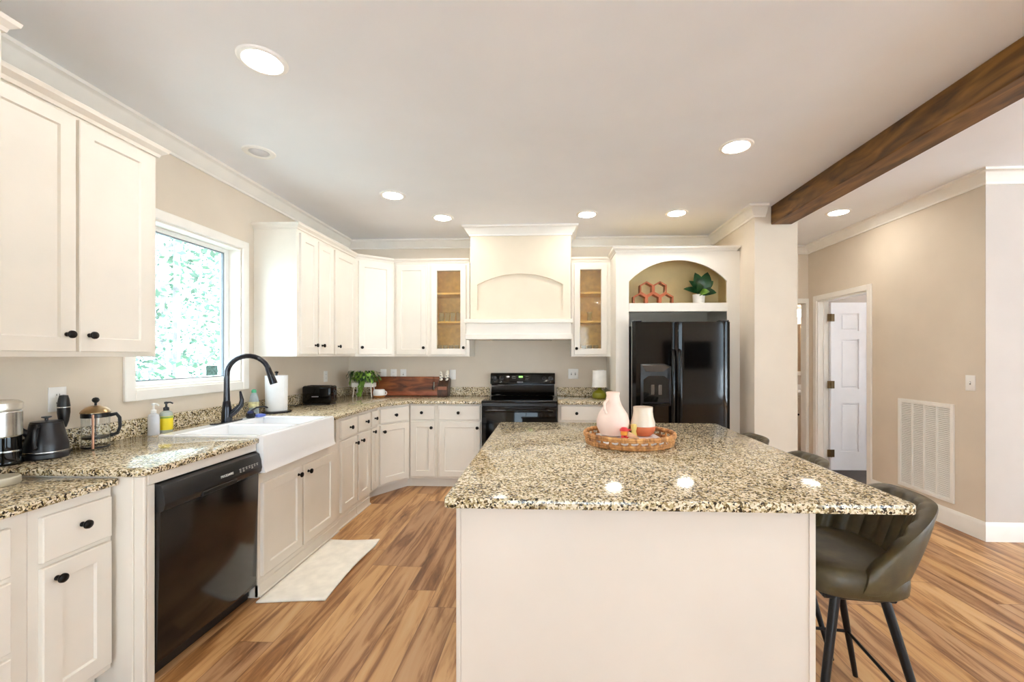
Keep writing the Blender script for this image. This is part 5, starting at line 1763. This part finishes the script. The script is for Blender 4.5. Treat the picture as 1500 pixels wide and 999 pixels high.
for k in range(nsl):
    z = gz0 + 0.034 + (gz1 - gz0 - 0.068) * k / (nsl - 1)
    mb.add([(rgx - 0.011, gy0 + 0.03, z - 0.004), (rgx - 0.011, gy1 - 0.03, z - 0.004), (rgx - 0.002, gy1 - 0.03, z + 0.007), (rgx - 0.002, gy0 + 0.03, z + 0.007),
            (rgx - 0.0095, gy0 + 0.03, z - 0.0052), (rgx - 0.0095, gy1 - 0.03, z - 0.0052), (rgx - 0.0005, gy1 - 0.03, z + 0.0058), (rgx - 0.0005, gy0 + 0.03, z + 0.0058)],
           [(0, 1, 2, 3), (7, 6, 5, 4), (0, 4, 5, 1), (2, 6, 7, 3)])
mb.build('louvers', M_TRIM, gt, smooth=0)
MB().box(rgx - 0.0006, rgx + 0.0005, gy0 + 0.03, gy1 - 0.03, gz0 + 0.03, gz1 - 0.03).build('back_screen', mat('grey_duct_screen', (150, 138, 122), 0.8), gt)

# ------------------------------------------------------------------ living room behind: windows, added patio doors, television, fireplace
for nm, (a, b2, c, d), ax in (('window_2', (4.9, 7.1, 0.1, 2.4), 'y'), ('added_patio_doors', (-1.5, 1.3, 0.05, 2.35), 'y'), ('window_3', (-2.9, 1.5, 0.1, 2.4), 'x')):
    wn_ = thing(nm, 'added glazed patio doors behind the camera position, for fill daylight' if nm == 'added_patio_doors' else 'tall white living room window behind the camera' if ax == 'y' else 'wide white living room window beyond the beam', 'window', ((a + b2) / 2, -4.3, c) if ax == 'y' else (8.1, (a + b2) / 2, c), kind='structure')  # the patio doors are added to bring more daylight onto ceiling and island
    mb = MB()
    nb = 3 if ax == 'y' else 5
    for k in range(nb):
        p = a + (b2 - a - 0.06) * k / (nb - 1)
        if ax == 'y':
            mb.box(p, p + 0.06, -4.36, -4.29, c, d)
        else:
            mb.box(8.09, 8.16, p, p + 0.06, c, d)
    for z in (c, d - 0.06):
        if ax == 'y':
            mb.box(a, b2, -4.355, -4.295, z, z + 0.06)
        else:
            mb.box(8.095, 8.155, a, b2, z, z + 0.06)
    mb.build('window_frame', M_TRIM, wn_, smooth=0)
    g_ = MB().box(a, b2, -4.327, -4.323, c, d) if ax == 'y' else MB().box(8.123, 8.127, a, b2, c, d)
    g_.build('glass_pane', M_PANE, wn_)
wn_ = thing('window_4', 'bedroom window beyond the open door', 'window', (6.25, 4.3, 0.8), kind='structure')
MB().box(6.22, 6.28, 3.5, 3.55, 0.4, 2.4).box(6.22, 6.28, 5.05, 5.1, 0.4, 2.4).box(6.22, 6.28, 3.55, 5.05, 0.4, 0.45).box(6.22, 6.28, 3.55, 5.05, 2.35, 2.4).build('window_frame', M_TRIM, wn_, smooth=0)
MB().box(6.248, 6.252, 3.55, 5.05, 0.45, 2.35).build('glass_pane', M_PANE, wn_)
tv = thing('television', 'black flat television on the living room wall', 'television', (4.1, -4.2, 1.0))
MB().box(3.3, 4.7, -4.24, -4.19, 1.0, 1.8, 0.006).build('casing', M_BLACKM, tv)
MB().box(3.32, 4.68, -4.1895, -4.187, 1.02, 1.78).build('screen', M_BLACKG, tv)

# ------------------------------------------------------------------ outdoors: ground, trees
M_GRND = mat('woodland_floor', (104, 116, 116), 0.95, var=0.25, scale=2)
struct('ground_outside', MB().box(-60, -2.75, -30, 60, -0.6, -0.5), M_GRND)
struct('ground_yard', MB().box(8.3, 60, -40, 30, -0.3, -0.2).box(-2.6, 8.2, -40, -4.6, -0.3, -0.2), mat('light_bounce_concrete', (206, 214, 224), 0.9))  # unseen patio kept pale so it bounces light up to the ceiling
M_BARK = mat('grey_bark', (140, 138, 138), 0.9, var=0.25, scale=6)
M_FOL = [mat('pale_foliage', (88, 118, 98), 0.8, var=0.3, scale=1.5), mat('mid_foliage', (70, 100, 86), 0.8, var=0.3, scale=1.5), mat('blue_green_foliage', (98, 128, 114), 0.8, var=0.3, scale=1.5)]
rnd = random.Random(11)
tlabels = ['leafy tree close outside the kitchen window, low branches', 'slim bare lower trunk tree in the middle of the window view',
           'bushy tree far behind the window, beside the window frame', 'thin pale trunk outside near the window corner', 'broad leafy tree deep in the woods past the window',
           'tall pine far back in the window view', 'shrubby young tree low outside the window', 'dense tree at the far end of the window view',
           'leaning tree behind the shrubby young tree', 'tall tree hidden partly by the near wall cabinet']
spots = [(-6.3, 8.3, 0.09, 1.0), (-8.8, 9.3, 0.11, 1.2), (-8.6, 12.1, 0.11, 1.15), (-5.7, 6.2, 0.05, 0.75), (-12.0, 12.3, 0.16, 1.6), (-11.8, 16.0, 0.16, 1.6), (-7.0, 6.3, 0.04, 0.6), (-15.6, 17.0, 0.2, 1.9), (-15.0, 21.5, 0.2, 2.1), (-20.0, 20.5, 0.2, 2.1)]
for i, (x, y, r, cr) in enumerate(spots):
    t = thing('woodland_tree', tlabels[i], 'tree', (x, y, -0.5), 0, 'trees outside the kitchen window')
    hgt = rnd.uniform(8, 11) if i != 6 else 2.6
    lean = rnd.uniform(-0.3, 0.3)
    mb = MB().tube([(x, y, -0.5), (x + lean * 0.3, y, hgt * 0.4), (x + lean, y + lean * 0.5, hgt)], [r, r * 0.75, r * 0.25], 10)
    for k in range(7):
        z = rnd.uniform(0.6, hgt * 0.8)
        a = rnd.uniform(0, 2 * PI)
        ln = rnd.uniform(0.5, 1.0) * cr
        p = Vector((x + lean * z / hgt, y, z))
        mb.tube([p, p + Vector((math.cos(a) * ln * 0.5, math.sin(a) * ln * 0.5, 0.15)), p + Vector((math.cos(a) * ln, math.sin(a) * ln, 0.5))], [r * 0.3, r * 0.2, r * 0.06], 6)
    mb.build('trunk', M_BARK, t)
    mb = MB()
    nl = 3200 if i != 6 else 900
    for k in range(nl):
        z = rnd.uniform(0.0 if i in (0, 6, 8) else 0.8, hgt)
        rr2 = cr * (1 - 0.5 * abs(z / hgt - 0.4)) * math.sqrt(rnd.random())
        a = rnd.uniform(0, 2 * PI)
        if math.sin(a * 3 + z * 2.1 + i) < -0.25:
            continue
        p = Vector((x + rr2 * math.cos(a), y + rr2 * math.sin(a), z))
        s = rnd.uniform(0.04, 0.085)
        d1_ = Vector((rnd.gauss(0, 1), rnd.gauss(0, 1), rnd.gauss(0, .6))).normalized()
        d2_ = d1_.cross(Vector((rnd.gauss(0, 1), rnd.gauss(0, 1), rnd.gauss(0, 1)))).normalized()
        mb.add([p - d1_ * s, p + d2_ * s * 0.5, p + d1_ * s, p - d2_ * s * 0.5], [(0, 1, 2, 3)])
    mb.build('foliage', M_FOL[i % 3], t, smooth=0)
